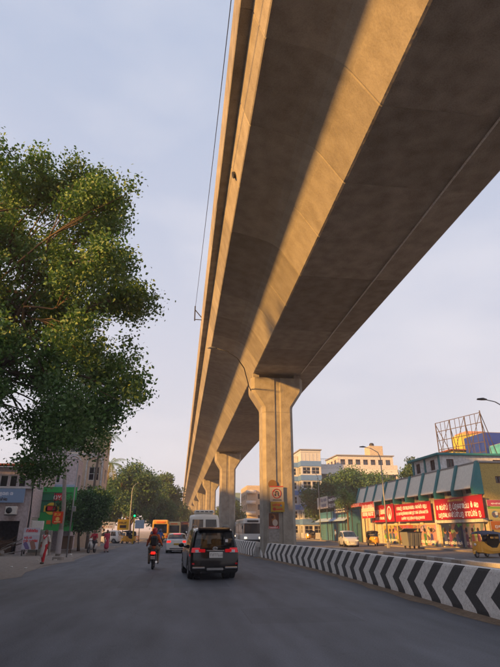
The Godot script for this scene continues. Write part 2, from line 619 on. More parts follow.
# ---------------------------------------------------------------- vehicles
func vehicle_materials() -> void:
	var car := func(key: String, c: Color, rough := 0.35) -> void:
		var m := mat(key, c, rough)
		m.clearcoat_enabled = true
		m.clearcoat = 0.5
		m.metallic_specular = 0.35
		m.clearcoat_roughness = 0.06
	car.call("car_black", lin(0.006, 0.006, 0.007), 0.12)
	M.car_black.clearcoat_enabled = false
	M.car_black.metallic_specular = 0.45
	car.call("car_white", lin(0.72, 0.72, 0.70))
	car.call("car_silver", lin(0.45, 0.46, 0.47), 0.3)
	car.call("car_blue", lin(0.05, 0.09, 0.22))
	car.call("bus_yellow", lin(0.60, 0.33, 0.05), 0.5)
	car.call("bus_white", lin(0.66, 0.67, 0.66), 0.5)
	car.call("auto_yellow", lin(0.68, 0.33, 0.025), 0.5)
	car.call("brick_red", lin(0.22, 0.07, 0.05), 0.6)
	car.call("scooter_grey", lin(0.5, 0.5, 0.5), 0.4)
	mat("canopy_black", lin(0.02, 0.02, 0.024), 0.7, M.t_soft, 0.6)
	mat("canopy_blue", lin(0.035, 0.05, 0.10), 0.7, M.t_soft, 0.6)
	mat("trim_black", lin(0.02, 0.02, 0.02), 0.6)
	mat("seat", lin(0.05, 0.048, 0.045), 0.8)
	mat("chrome", lin(0.6, 0.6, 0.6), 0.2, null, 1, null, 1, 0.9)
	mat("rim", lin(0.42, 0.42, 0.43), 0.35, null, 1, null, 1, 0.8)
	var gl := mat("car_glass", Color(0.03, 0.04, 0.045, 0.62), 0.04)
	gl.transparency = BaseMaterial3D.TRANSPARENCY_ALPHA
	var gc := mat("clear_glass", Color(0.10, 0.13, 0.14, 0.35), 0.04)
	gc.transparency = BaseMaterial3D.TRANSPARENCY_ALPHA
	mat("tail_red", lin(0.50, 0.012, 0.02), 0.12)
	mat("lens_white", lin(0.7, 0.7, 0.72), 0.12)
	mat("plate_white", lin(0.7, 0.7, 0.68), 0.5)
	mat("plate_yellow", lin(0.65, 0.42, 0.02), 0.5)
	var soft := mat("tail_glow", lin(0.55, 0.012, 0.02), 0.12)
	soft.emission_enabled = true
	soft.emission = Color(1.0, 0.06, 0.07)
	soft.emission_energy_multiplier = 0.1
	var lit := mat("tail_lit", lin(0.6, 0.03, 0.02), 0.2)
	lit.emission_enabled = true
	lit.emission = Color(1.0, 0.10, 0.06)
	lit.emission_energy_multiplier = 1.3
	var head := mat("headlamp_lit", lin(0.8, 0.8, 0.75), 0.2)
	head.emission_enabled = true
	head.emission = Color(1.0, 0.93, 0.8)
	head.emission_energy_multiplier = 1.2

var wheel_cache := {}
func wheel(parent: Node, at: Vector3, r: float, w: float) -> void:
	var key := "%.2f_%.2f" % [r, w]
	if not wheel_cache.has(key):
		var st := mb(true)
		lathe(st, [[r * 0.62, -w * 0.42], [r * 0.86, -w * 0.5], [r * 0.97, -w * 0.42], [r, -w * 0.2], [r, w * 0.2], [r * 0.97, w * 0.42], [r * 0.86, w * 0.5], [r * 0.62, w * 0.42]], Vector3.ZERO, Vector3.RIGHT, 22, false, false)
		var rm := mb()
		for k in 5:
			var a := TAU * k / 5
			bar(rm, Vector3(w * 0.34, 0, 0), Vector3(w * 0.34, cos(a) * r * 0.62, sin(a) * r * 0.62), r * 0.2, w * 0.1)
			bar(rm, Vector3(-w * 0.34, 0, 0), Vector3(-w * 0.34, cos(a) * r * 0.62, sin(a) * r * 0.62), r * 0.2, w * 0.1)
		lathe(rm, [[r * 0.66, -w * 0.40], [r * 0.60, -w * 0.38], [r * 0.58, 0.0], [r * 0.60, w * 0.38], [r * 0.66, w * 0.40]], Vector3.ZERO, Vector3.RIGHT, 22, false, false)
		lathe(rm, [[r * 0.18, -w * 0.4], [r * 0.18, w * 0.4]], Vector3.ZERO, Vector3.RIGHT, 10)
		wheel_cache[key] = [done(st), done(rm)]
	var n := Node3D.new()
	n.name = "wheel"
	parent.add_child(n, true)
	n.position = at
	mesh_node("tyre", wheel_cache[key][0], M.rubber, n)
	mesh_node("rim", wheel_cache[key][1], M.rim, n)

func poly(p: Array, z: float) -> float:
	for i in p.size() - 1:
		if z <= p[i + 1][0]:
			var t: float = clampf((z - p[i][0]) / maxf(0.0001, p[i + 1][0] - p[i][0]), 0, 1)
			return lerpf(p[i][1], p[i + 1][1], t)
	return p[-1][1]

# A closed body from stations (metres from the tail, front = -z). c: L W sill belt top(profile) stations wheels r slant rear_cols front_glass rear_glass side_glass paint
func car_body(t: Node3D, c: Dictionary) -> void:
	var W: float = c.W * 0.5
	var ring_of := func(z: float, off: float) -> Array:
		var top := poly(c.top, z)
		var belt: float = minf(poly(c.belt, z), top - 0.03)
		var g: float = clampf((top - belt) / 0.5, 0.0, 1.0)
		var nose: float = poly(c.plan, z)
		var w := W * nose
		var arch := 0.0
		for zw in c.wheels:
			var dz := absf(z - zw)
			if dz < c.r + 0.07:
				arch = c.r + sqrt(pow(c.r + 0.07, 2) - dz * dz)
		var y0: float = maxf(c.sill, arch)
		var fall: float = clampf(1.0 - z / 1.1, 0.0, 1.0)
		var sl: Array = c.slant
		var tuck: float = c.tuck
		var lv := [[w * 0.93, y0 - 0.05], [w * 0.985, y0 + 0.02], [w, maxf(lerpf(c.sill, belt, 0.42), y0 + 0.05)], [w, lerpf(c.sill, belt, 0.80)], [w * 0.965, belt], [w * (0.955 - tuck * g), lerpf(belt, top, 0.80)], [w * (0.90 - tuck * g), lerpf(belt, top, 0.925)], [w * 0.5, lerpf(belt, top, 0.985)], [0.0, top]]
		var out := []
		for k in 9:
			out.append(Vector3(lv[k][0], lv[k][1], -(z + sl[k] * fall) + off))
		return out
	var sts := {}
	var rings := []
	for z in c.stations:
		rings.append(ring_of.call(z, 0.0))
	var get := func(key: String) -> SurfaceTool:
		if not sts.has(key):
			sts[key] = mb(key.begins_with("body"))
		return sts[key]
	for i in rings.size() - 1:
		var z0: float = c.stations[i]
		var z1: float = c.stations[i + 1]
		var mid := (z0 + z1) * 0.5
		for k in 8:
			var key := "body"
			if k == 4:
				for g in c.side_glass:
					if mid > g[0] and mid < g[1]:
						key = "side_window"
			if k >= 6:
				for g in c.top_glass:
					if mid > g[0] and mid < g[1]:
						key = g[2]
			for side in [1.0, -1.0]:
				var kk: String = key if key == "body" or k >= 6 else "%s|%s|%.1f" % [key, "r" if side > 0 else "l", floorf(mid / c.get("pane", 1.0))]
				var m := Vector3(side, 1, 1)
				var a: Vector3 = rings[i][k] * m
				var b: Vector3 = rings[i][k + 1] * m
				var d: Vector3 = rings[i + 1][k + 1] * m
				var e: Vector3 = rings[i + 1][k] * m
				if side > 0:
					quad(get.call(kk), a, b, d, e)
				else:
					quad(get.call(kk), e, d, b, a)
	for end in 2:
		var ring: Array = rings[0] if end == 0 else rings[-1]
		var cols: Array = c.rear_cols if end == 0 else [-1.0, -0.5, 0.5, 1.0]
		for k in 8:
			for j in cols.size() - 1:
				var key := "body"
				if end == 0:
					key = c.rear.get("%d,%d" % [k, j], c.rear.get("%d" % k, "body"))
				var p := []
				for q in [[k, j], [k + 1, j], [k + 1, j + 1], [k, j + 1]]:
					var f: float = cols[q[1]]
					var v: Vector3 = ring[q[0]]
					p.append(Vector3(v.x * f, v.y, v.z + (1.0 - f * f) * (0.07 if end == 0 else -0.12)))
				if end == 0:
					quad(get.call(key), p[0], p[1], p[2], p[3])
				else:
					quad(get.call(key), p[3], p[2], p[1], p[0])
	# floor
	var fl := mb()
	for i in rings.size() - 1:
		var a: Vector3 = rings[i][0]
		var b: Vector3 = rings[i + 1][0]
		quad(fl, Vector3(-a.x, c.sill + 0.1, a.z), Vector3(a.x, c.sill + 0.1, a.z), Vector3(b.x, c.sill + 0.1, b.z), Vector3(-b.x, c.sill + 0.1, b.z))
	obj("underbody", fl, M.trim_black, t)
	for key in sts:
		var n: String = key.split("|")[0]
		var m: Material = c.paint
		if n == "rear_window_b":
			n = "rear_window"
		if n.ends_with("window") or n == "windscreen":
			m = c.get("glass", M.car_glass)
		elif n.begins_with("tail_light"):
			m = c.get("lamp", M.tail_red); n = "tail_light"
		elif n == "bumper":
			m = c.get("bumper", c.paint)
		elif n == "garnish":
			m = M.chrome
		elif n == "lower_trim":
			m = M.trim_black
		obj(n, sts[key], m, t)
	for zw in c.wheels:
		for s in [-1.0, 1.0]:
			wheel(t, Vector3(s * (W - c.r * 0.34), c.r, -zw), c.r, c.r * 0.62)
			var wl := mb()
			lathe(wl, [[c.r + 0.06, -0.11], [c.r + 0.06, 0.11]], Vector3(s * (W - 0.36), c.r + 0.02, -zw), Vector3.RIGHT, 14)
			obj("wheel_well", wl, M.trim_black, t)

func mirrors(t: Node3D, x: float, y: float, z: float, m: Material) -> void:
	for s in [-1.0, 1.0]:
		var st := mb(true)
		ball(st, Vector3(s * (x + 0.13), y, z), Vector3(0.12, 0.085, 0.06), 10, 6)
		bar(st, Vector3(s * (x - 0.03), y - 0.06, z - 0.02), Vector3(s * (x + 0.1), y - 0.03, z), 0.04, 0.05)
		obj("mirror", st, m, t)

func seats(t: Node3D, rows: Array, w: float, y: float, n := 2) -> void:
	for z in rows:
		for k in n:
			var x: float = (k - (n - 1) * 0.5) * w / n
			var st := mb()
			box(st, Vector3(x, y + 0.30, -z), Vector3(w / n * 0.8, 0.62, 0.14), 0.05)
			box(st, Vector3(x, y + 0.72, -z), Vector3(w / n * 0.42, 0.2, 0.10), 0.04)
			obj("seat", st, M.seat, t)

func plate(t: Node3D, at: Vector3, w: float, h: float, m: Material, sd: int) -> void:
	var p := one_box("number_plate", at, Vector3(w, h, 0.02), m, t, 0.004)
	# unreadable dark characters
	var st := mb()
	rng.seed = sd
	for k in 8:
		var x := at.x - w * 0.41 + k * w * 0.117
		box(st, Vector3(x, at.y, at.z + 0.012), Vector3(w * 0.018, h * 0.5, 0.004))
		if rng.randf() > 0.3:
			box(st, Vector3(x + w * 0.03, at.y + h * (0.2 if rng.randf() > 0.5 else -0.2), at.z + 0.012), Vector3(w * 0.045, h * 0.1, 0.004))
		if rng.randf() > 0.5:
			box(st, Vector3(x + w * 0.055, at.y, at.z + 0.012), Vector3(w * 0.016, h * 0.45, 0.004))
	var ch := obj("plate_characters", st, M.trim_black, p)
	ch.name = "plate_characters"

func car_stations(L: float, w: Array, r: float, extra: Array) -> Array:
	var s := [0.0, 0.14, L - 0.16, L - 0.05, L]
	s.append_array(extra)
	for zw in w:
		for k in [-1.0, -0.75, -0.4, 0.0, 0.4, 0.75, 1.0]:
			s.append(zw + k * (r + 0.065))
	s.sort()
	var out := []
	for z in s:
		if z >= 0.0 and z <= L and (out.is_empty() or z - out[-1] > 0.03):
			out.append(z)
	return out

func make_suv() -> Node3D:
	var t := thing("black_suv", "glossy black people carrier seen from behind, nearest vehicle on the road", "car", Vector3(1.36, 0, -20.3), 0.07)
	var L := 4.7
	var wh := [0.98, 3.72]
	car_body(t, {"L": L, "W": 1.84, "lamp": M.tail_glow, "sill": 0.30, "r": 0.36, "wheels": wh, "tuck": 0.13, "paint": M.car_black,
		"belt": [[0, 1.10], [1.2, 1.08], [2.6, 1.03], [3.5, 0.98], [4.7, 0.8]], "top": [[0, 1.74], [0.5, 1.79], [1.6, 1.83], [2.5, 1.78], [2.75, 1.73], [3.5, 1.16], [4.2, 1.06], [4.55, 0.95], [4.7, 0.78]],
		"plan": [[0, 0.955], [0.25, 0.985], [0.8, 1.0], [3.9, 1.0], [4.4, 0.93], [4.7, 0.75]], "slant": [0.05, 0.0, 0.0, 0.04, 0.09, 0.33, 0.37, 0.38, 0.385],
		"stations": car_stations(L, wh, 0.36, [0.45, 1.7, 1.78, 2.2, 2.62, 2.75, 3.1, 3.5, 4.4]), "side_glass": [[0.45, 0.98], [1.0, 1.7], [1.78, 2.6], [2.75, 3.2]], "top_glass": [[2.76, 3.5, "windscreen"]], "pane": 0.83,
		"rear_cols": [-1.0, -0.90, -0.66, -0.3, 0.3, 0.66, 0.90, 1.0],
		"rear": {"0": "lower_trim", "3,0": "tail_light_a", "3,1": "tail_light_a", "3,2": "body", "3,3": "body", "3,5": "tail_light_b", "3,6": "tail_light_b", "3,4": "body", "4,1": "rear_window", "4,2": "rear_window", "4,3": "rear_window", "4,4": "rear_window", "4,5": "rear_window"}})
	plate(t, Vector3(0.03, 0.86, 0.085), 0.50, 0.20, M.plate_white, 3)
	for s in [-1.0, 1.0]:
		one_box("tail_lamp_lens", Vector3(s * 0.64, 0.985, 0.035), Vector3(0.20, 0.10, 0.05), M.lens_white, t, 0.012)
		one_box("bumper_trim", Vector3(s * 0.60, 0.43, 0.055), Vector3(0.46, 0.07, 0.05), M.chrome, t, 0.015)
		one_box("reflector", Vector3(s * 0.80, 0.56, 0.02), Vector3(0.09, 0.06, 0.04), M.tail_red, t, 0.01)
		one_box("tail_lamp_inner", Vector3(s * 0.50, 1.0, 0.035), Vector3(0.26, 0.115, 0.06), M.tail_glow, t, 0.02)
		var rr := mb()
		tube(rr, [Vector3(s * 0.62, 1.83, -0.75), Vector3(s * 0.64, 1.87, -1.0), Vector3(s * 0.64, 1.88, -2.1), Vector3(s * 0.62, 1.82, -2.4)], 0.018, 6)
		obj("roof_rail", rr, M.grey_steel, t)
		for z in [1.55, 2.5]:
			one_box("door_handle", Vector3(s * 0.925, 0.95, -z), Vector3(0.03, 0.035, 0.18), M.chrome, t, 0.01)
	one_box("bumper_guard", Vector3(0, 0.38, 0.10), Vector3(0.62, 0.09, 0.06), M.grey_steel, t, 0.02)
	one_box("tailgate_garnish", Vector3(0.0, 1.005, 0.075), Vector3(0.66, 0.035, 0.03), M.chrome, t, 0.01)
	var st := mb(true)
	var ring := []
	for k in 15:
		ring.append(Vector3(cos(TAU * k / 14) * 0.085, 1.075 + sin(TAU * k / 14) * 0.055, 0.03))
	tube(st, ring, 0.012, 5, false)
	var ring2 := []
	for k in 15:
		ring2.append(Vector3(cos(TAU * k / 14) * 0.035, 1.075 + sin(TAU * k / 14) * 0.05, 0.03))
	tube(st, ring2, 0.009, 5, false)
	var ring3 := []
	for k in 15:
		ring3.append(Vector3(cos(TAU * k / 14) * 0.06, 1.098 + sin(TAU * k / 14) * 0.022, 0.03))
	tube(st, ring3, 0.008, 5, false)
	obj("badge", st, M.chrome, t)
	st = mb()
	loft(st, [[Vector3(-0.62, 1.70, -0.36), Vector3(-0.62, 1.80, -0.42), Vector3(0.62, 1.80, -0.42), Vector3(0.62, 1.70, -0.36)], [Vector3(-0.58, 1.715, -0.16), Vector3(-0.58, 1.76, -0.18), Vector3(0.58, 1.76, -0.18), Vector3(0.58, 1.715, -0.16)]], true, true, true)
	obj("spoiler", st, M.car_black, t)
	st = mb()
	tube(st, [Vector3(0.0, 1.12, -0.02), Vector3(0.36, 1.18, -0.05)], 0.012, 5)
	obj("wiper", st, M.trim_black, t)
	one_box("window_sticker", Vector3(0.45, 1.34, -0.125), Vector3(0.10, 0.10, 0.012), M.lens_white, t).rotation.x = 0.0
	seats(t, [0.85, 1.75, 2.7], 1.35, 0.55, 2)
	mirrors(t, 0.9, 1.12, -3.05, M.car_black)
	st = mb()
	tube(st, [Vector3(-0.5, 0.27, 0.02), Vector3(-0.5, 0.27, -0.4)], 0.035, 8)
	obj("exhaust", st, M.dark_steel, t)
	return t

func make_van() -> void:
	var t := thing("white_van", "tall cream white passenger van with roof unit, just ahead of the black car", "van", Vector3(1.52, 0, -33.0), 0.0)
	var L := 5.6
	var wh := [1.0, 4.6]
	car_body(t, {"L": L, "W": 2.06, "sill": 0.36, "r": 0.36, "wheels": wh, "tuck": 0.08, "paint": M.van_cream,
		"belt": [[0, 1.42], [4.2, 1.40], [5.0, 1.2], [5.6, 0.9]], "top": [[0, 2.56], [0.4, 2.68], [3.6, 2.70], [4.2, 2.6], [4.9, 1.55], [5.4, 1.25], [5.6, 1.0]],
		"plan": [[0, 0.96], [0.2, 0.995], [0.6, 1.0], [4.8, 1.0], [5.3, 0.93], [5.6, 0.8]], "slant": [0.04, 0.0, 0.0, 0.02, 0.04, 0.10, 0.16, 0.2, 0.22],
		"stations": car_stations(L, wh, 0.36, [0.3, 1.2, 1.28, 2.1, 2.18, 3.0, 3.08, 3.8, 4.2, 4.9]), "side_glass": [[0.3, 1.2], [1.28, 2.1], [2.18, 3.0], [3.08, 3.8], [4.0, 4.5]], "top_glass": [[4.2, 4.9, "windscreen"]], "pane": 0.9,
		"rear_cols": [-1.0, -0.84, -0.08, 0.08, 0.84, 1.0], "rear": {"0": "lower_trim", "4,1": "rear_window", "4,3": "rear_window_b", "2,0": "tail_light_a", "2,4": "tail_light_b"}})
	plate(t, Vector3(0.0, 0.75, 0.09), 0.48, 0.13, M.plate_yellow, 5)
	var u := one_box("roof_unit", Vector3(0, 2.79, -1.2), Vector3(1.25, 0.22, 1.3), M.van_cream, t, 0.07)
	for k in 4:
		one_box("vent_slot", Vector3(-0.42 + k * 0.28, 2.80, -0.545), Vector3(0.2, 0.06, 0.012), M.trim_black, u)
	one_box("bumper_bar", Vector3(0, 0.45, 0.1), Vector3(1.9, 0.16, 0.1), M.trim_black, t, 0.03)
	seats(t, [0.9, 1.8, 2.7], 1.7, 0.9, 3)
	mirrors(t, 1.04, 1.6, -4.5, M.trim_black)

func make_sedan(label: String, at: Vector3, turn: float, paint: Material, taxi: bool, called: String) -> Node3D:
	var t := thing(called, label, "car", at, turn)
	var L := 4.1
	var wh := [0.78, 3.3]
	car_body(t, {"L": L, "W": 1.72, "sill": 0.24, "r": 0.3, "wheels": wh, "tuck": 0.15, "paint": paint, "lamp": M.tail_lit if taxi else M.tail_red,
		"belt": [[0, 0.93], [1.0, 0.94], [2.4, 0.91], [3.2, 0.88], [4.1, 0.66]], "top": [[0, 1.01], [0.42, 1.05], [1.05, 1.42], [1.6, 1.50], [2.1, 1.49], [2.45, 1.43], [3.1, 1.01], [3.8, 0.86], [4.0, 0.76], [4.1, 0.6]],
		"plan": [[0, 0.93], [0.2, 0.98], [0.6, 1.0], [3.3, 1.0], [3.8, 0.93], [4.1, 0.72]], "slant": [0.05, 0.0, 0.0, 0.03, 0.06, 0.07, 0.08, 0.09, 0.10],
		"stations": car_stations(L, wh, 0.3, [0.42, 1.05, 1.32, 1.72, 1.8, 2.45, 3.1]), "side_glass": [[0.75, 1.3], [1.3, 1.72], [1.8, 2.85]], "top_glass": [[0.45, 1.05, "rear_window"], [2.45, 3.1, "windscreen"]], "pane": 0.87,
		"rear_cols": [-1.0, -0.88, -0.62, -0.3, 0.3, 0.62, 0.88, 1.0], "rear": {"0": "lower_trim", "3,0": "tail_light_a", "3,1": "tail_light_a", "3,6": "tail_light_b", "3,5": "tail_light_b"}})
	plate(t, Vector3(0.0, 0.68, 0.085), 0.46, 0.12, M.plate_yellow if taxi else M.plate_white, 9)
	one_box("bumper_trim", Vector3(0, 0.36, 0.07), Vector3(1.1, 0.06, 0.05), M.trim_black, t, 0.015)
	if taxi:
		one_box("brake_light", Vector3(0, 1.425, -1.17), Vector3(0.62, 0.05, 0.05), M.tail_lit, t, 0.01)
	for s in [-1.0, 1.0]:
		one_box("headlamp", Vector3(s * 0.58, 0.66, -L + 0.09), Vector3(0.36, 0.14, 0.16), M.lens_white, t, 0.05)
		for z in [1.25, 2.2]:
			one_box("door_handle", Vector3(s * 0.865, 0.83, -z), Vector3(0.03, 0.03, 0.15), paint, t, 0.01)
	one_box("grille", Vector3(0, 0.52, -L - 0.06), Vector3(0.7, 0.12, 0.06), M.trim_black, t, 0.02)
	plate(t, Vector3(0, 0.38, -L - 0.13), 0.4, 0.1, M.plate_white, 4)
	mirrors(t, 0.83, 0.95, -2.7, paint)
	seats(t, [1.1, 2.2], 1.25, 0.4, 2)
	return t

func make_hatch(label: String, at: Vector3, turn: float, paint: Material, called: String, k := 1.0, lamps := false) -> Node3D:
	var t := thing(called, label, "car", at, turn)
	var L := 4.0 * k
	var wh := [0.65 * k, 3.2 * k]
	car_body(t, {"L": L, "W": 1.70, "sill": 0.24, "r": 0.3, "wheels": wh, "tuck": 0.13, "paint": paint,
		"belt": [[0, 0.98], [1.2, 0.96], [2.4, 0.92], [3.2, 0.88], [4.0, 0.66]], "top": [[0, 1.52 * k], [0.4, 1.58 * k], [1.3, 1.60 * k], [2.1, 1.55 * k], [2.4, 1.48 * k], [3.15 * k, 1.04], [3.7 * k, 0.9], [3.9 * k, 0.78], [4.0 * k, 0.6]],
		"plan": [[0, 0.93], [0.2, 0.98], [0.6, 1.0], [3.2, 1.0], [3.7, 0.93], [4.0, 0.74]], "slant": [0.05, 0.0, 0.0, 0.03, 0.06, 0.28, 0.32, 0.34, 0.35],
		"stations": car_stations(L, wh, 0.3, [0.4, 1.25, 1.32, 1.8, 2.4, 3.1]), "side_glass": [[0.4, 1.25], [1.32, 2.9]], "top_glass": [[2.4, 3.15 * k, "windscreen"]], "pane": 0.8,
		"rear_cols": [-1.0, -0.88, -0.66, 0.66, 0.88, 1.0], "rear": {"0": "lower_trim", "3,0": "tail_light_a", "3,4": "tail_light_b", "4,1": "rear_window", "4,2": "rear_window", "4,3": "rear_window"}})
	plate(t, Vector3(0.0, 0.7, 0.085), 0.46, 0.12, M.plate_white, 19)
	for s in [-1.0, 1.0]:
		one_box("headlamp", Vector3(s * 0.56, 0.66, -L + 0.09), Vector3(0.36, 0.15, 0.16), M.headlamp_lit if lamps else M.lens_white, t, 0.05)
	one_box("grille", Vector3(0, 0.50, -L - 0.05), Vector3(0.8, 0.16, 0.06), M.trim_black, t, 0.02)
	plate(t, Vector3(0, 0.36, -L - 0.11), 0.4, 0.1, M.plate_white, 14)
	mirrors(t, 0.82, 0.98, -2.7 * k, paint)
	seats(t, [1.0, 2.1], 1.25, 0.45, 2)
	return t

# a bus or lorry box body with rows of separate panes
func make_bus(label: String, at: Vector3, turn: float, paint: Material, called: String, L: float, H: float, cat := "bus") -> Node3D:
	var t := thing(called, label, cat, at, turn)
	var W := 1.25
	var st := mb()
	var rows := [[0.40, 0.0], [0.48, 0.03], [1.25, 0.03]]
	var ring := func(y: float, i: float, zi: float) -> Array:
		return [Vector3(-W + i + 0.14, y, -zi), Vector3(W - i - 0.14, y, -zi), Vector3(W - i, y, -zi - 0.14), Vector3(W - i, y, -L + zi + 0.14), Vector3(W - i - 0.14, y, -L + zi), Vector3(-W + i + 0.14, y, -L + zi), Vector3(-W + i, y, -L + zi + 0.14), Vector3(-W + i, y, -zi - 0.14)]
	loft(st, [ring.call(0.38, 0.06, 0.05), ring.call(0.45, 0.0, 0.0), ring.call(1.3, 0.0, 0.0)], true, true, false)
	obj("lower_body", st, paint, t)
	st = mb()
	loft(st, [ring.call(H - 0.62, 0.03, 0.05), ring.call(H - 0.2, 0.04, 0.08), ring.call(H - 0.05, 0.12, 0.18), ring.call(H, 0.32, 0.4)], true, false, true)
	obj("roof", st, paint, t)
	var n := int(L / 1.25)
	var y0 := 1.3
	var y1 := H - 0.62
	for s in [-1.0, 1.0]:
		for k in n + 1:
			var z: float = 0.1 + (L - 0.2) * k / n
			one_box("window_post", Vector3(s * (W - 0.03), (y0 + y1) * 0.5, -z), Vector3(0.06, y1 - y0, 0.12), paint, t)
		for k in n:
			var z: float = 0.1 + (L - 0.2) * (k + 0.5) / n
			one_box("window_pane", Vector3(s * (W - 0.045), (y0 + y1) * 0.5, -z), Vector3(0.012, y1 - y0, (L - 0.2) / n - 0.12), M.car_glass, t)
	one_box("rear_pane", Vector3(0, (y0 + y1) * 0.5, -0.07), Vector3(2 * W - 0.5, y1 - y0, 0.012), M.car_glass, t)
	one_box("windscreen", Vector3(0, (y0 + y1) * 0.5 - 0.1, -L + 0.06), Vector3(2 * W - 0.24, y1 - y0 + 0.2, 0.012), M.car_glass, t)
	for s in [-1.0, 1.0]:
		one_box("corner_panel", Vector3(s * (W - 0.14), (y0 + y1) * 0.5, -0.07), Vector3(0.22, y1 - y0, 0.05), paint, t)
		one_box("tail_light", Vector3(s * (W - 0.2), 0.85, 0.015), Vector3(0.2, 0.3, 0.04), M.tail_red, t, 0.01)
		one_box("headlamp", Vector3(s * (W - 0.28), 0.8, -L - 0.015), Vector3(0.34, 0.22, 0.05), M.headlamp_lit if turn > 1.0 else M.lens_white, t, 0.02)
		one_box("mirror", Vector3(s * (W + 0.16), 2.1, -L + 0.05), Vector3(0.16, 0.38, 0.08), M.trim_black, t, 0.03)
	one_box("bumper", Vector3(0, 0.48, 0.03), Vector3(2 * W - 0.1, 0.22, 0.1), M.trim_black, t, 0.03)
	one_box("bumper", Vector3(0, 0.48, -L - 0.03), Vector3(2 * W - 0.1, 0.24, 0.1), M.trim_black, t, 0.03)
	one_box("destination_board", Vector3(0, H - 0.36, 0.0), Vector3(1.3, 0.2, 0.05), M.sign_orange, t)
	one_box("destination_board", Vector3(0, H - 0.36, -L + 0.0), Vector3(1.5, 0.24, 0.05), M.trim_black, t)
	for z in [2.2, L - 1.8]:
		for s in [-1.0, 1.0]:
			wheel(t, Vector3(s * (W - 0.16), 0.46, -z), 0.46, 0.28)
	return t

func make_auto(label: String, at: Vector3, turn: float, canopy: Material) -> Node3D:
	var t := thing("auto_rickshaw", label, "auto rickshaw", at, turn, "yellow auto rickshaws")
	# stations from the tail: z, half width, lower edge, belt, roof
	var S := [[0.0, 0.60, 0.42, 0.98, 1.50], [0.08, 0.64, 0.34, 1.0, 1.60], [0.55, 0.66, 0.30, 0.95, 1.68], [0.95, 0.66, 0.28, 0.62, 1.70], [1.45, 0.64, 0.26, 0.62, 1.69], [1.80, 0.56, 0.26, 0.80, 1.66], [2.02, 0.46, 0.30, 1.0, 1.60], [2.12, 0.40, 0.34, 1.02, 1.52]]
	var lower := mb()
	var roof := mb(true)
	for i in S.size() - 1:
		for s in [-1.0, 1.0]:
			var a: Array = S[i]
			var b: Array = S[i + 1]
			var P := func(r: Array, f: float, y: float) -> Vector3:
				return Vector3(s * r[1] * f, y, -r[0])
			quad(lower, P.call(a, 0.92, a[2]), P.call(a, 1.0, lerpf(a[2], a[3], 0.4)), P.call(b, 1.0, lerpf(b[2], b[3], 0.4)), P.call(b, 0.92, b[2]))
			quad(lower, P.call(a, 1.0, lerpf(a[2], a[3], 0.4)), P.call(a, 1.0, a[3]), P.call(b, 1.0, b[3]), P.call(b, 1.0, lerpf(b[2], b[3], 0.4)))
			quad(lower, P.call(a, 0.92, a[2]), P.call(a, 0.0, a[2]), P.call(b, 0.0, b[2]), P.call(b, 0.92, b[2]))
			if i < 2:
				quad(roof, P.call(a, 1.0, a[3]), P.call(a, 0.97, a[4] - 0.22), P.call(b, 0.97, b[4] - 0.22), P.call(b, 1.0, b[3]))
			quad(roof, P.call(a, 0.97, a[4] - 0.22), P.call(a, 0.88, a[4] - 0.07), P.call(b, 0.88, b[4] - 0.07), P.call(b, 0.97, b[4] - 0.22))
			quad(roof, P.call(a, 0.88, a[4] - 0.07), P.call(a, 0.0, a[4]), P.call(b, 0.0, b[4]), P.call(b, 0.88, b[4] - 0.07))
	var r0: Array = S[0]
	quad(lower, Vector3(-0.55, r0[2], 0), Vector3(-0.60, r0[3], 0), Vector3(0.60, r0[3], 0), Vector3(0.55, r0[2], 0))
	var rf: Array = S[-1]
	var nose := []
	for k in 5:
		var y: float = lerpf(0.34, 1.02, k / 4.0)
		var ring := []
		for j in 7:
			var a := PI * j / 6.0
			ring.append(Vector3(-cos(a) * 0.40, y, -2.12 - sin(a) * (0.26 - 0.12 * k / 4.0)))
		nose.append(ring)
	loft(lower, nose, false)
	fan(lower, nose[4], true)
	obj("body", lower, M.auto_yellow, t)
	# back of the canopy with a small window
	for q in [[-0.6, -0.36, 0.98, 1.30], [0.36, 0.6, 0.98, 1.30], [-0.36, 0.36, 0.98, 1.06]]:
		quad(roof, Vector3(q[0], q[2], 0), Vector3(q[0], q[3], 0), Vector3(q[1], q[3], 0), Vector3(q[1], q[2], 0))
	quad(roof, Vector3(-0.58, 1.30, 0), Vector3(-0.5, 1.43, 0), Vector3(0.5, 1.43, 0), Vector3(0.58, 1.30, 0))
	quad(roof, Vector3(-0.5, 1.43, 0), Vector3(-0.3, 1.48, 0), Vector3(0.3, 1.48, 0), Vector3(0.5, 1.43, 0))
	obj("canopy", roof, canopy, t)
	one_box("rear_window", Vector3(0, 1.18, -0.004), Vector3(0.72, 0.24, 0.006), M.clear_glass, t)
	var fr := mb()
	for s in [-1.0, 1.0]:
		tube(fr, [Vector3(s * 0.42, 1.0, -2.10), Vector3(s * 0.44, 1.36, -2.05), Vector3(s * 0.46, 1.46, -2.0)], 0.022, 6)
		tube(fr, [Vector3(s * 0.65, 0.9, -0.55), Vector3(s * 0.64, 1.47, -0.58)], 0.02, 6)
	tube(fr, [Vector3(0.66, 0.62, -0.95), Vector3(0.64, 1.48, -1.0)], 0.02, 6)
	obj("canopy_frame", fr, M.trim_black, t)
	var ws := mb()
	quad(ws, Vector3(-0.41, 1.02, -2.10), Vector3(-0.44, 1.38, -2.04), Vector3(0.44, 1.38, -2.04), Vector3(0.41, 1.02, -2.10))
	obj("windscreen", ws, M.clear_glass, t)
	var sp := mb()
	box(sp, Vector3(0, 0.62, -0.42), Vector3(1.15, 0.16, 0.5), 0.04)
	box(sp, Vector3(0, 0.92, -0.16), Vector3(1.15, 0.5, 0.12), 0.04)
	obj("passenger_seat", sp, M.seat, t)
	one_box("driver_seat", Vector3(0, 0.66, -1.35), Vector3(0.6, 0.16, 0.32), M.seat, t, 0.04)
	var hb := mb()
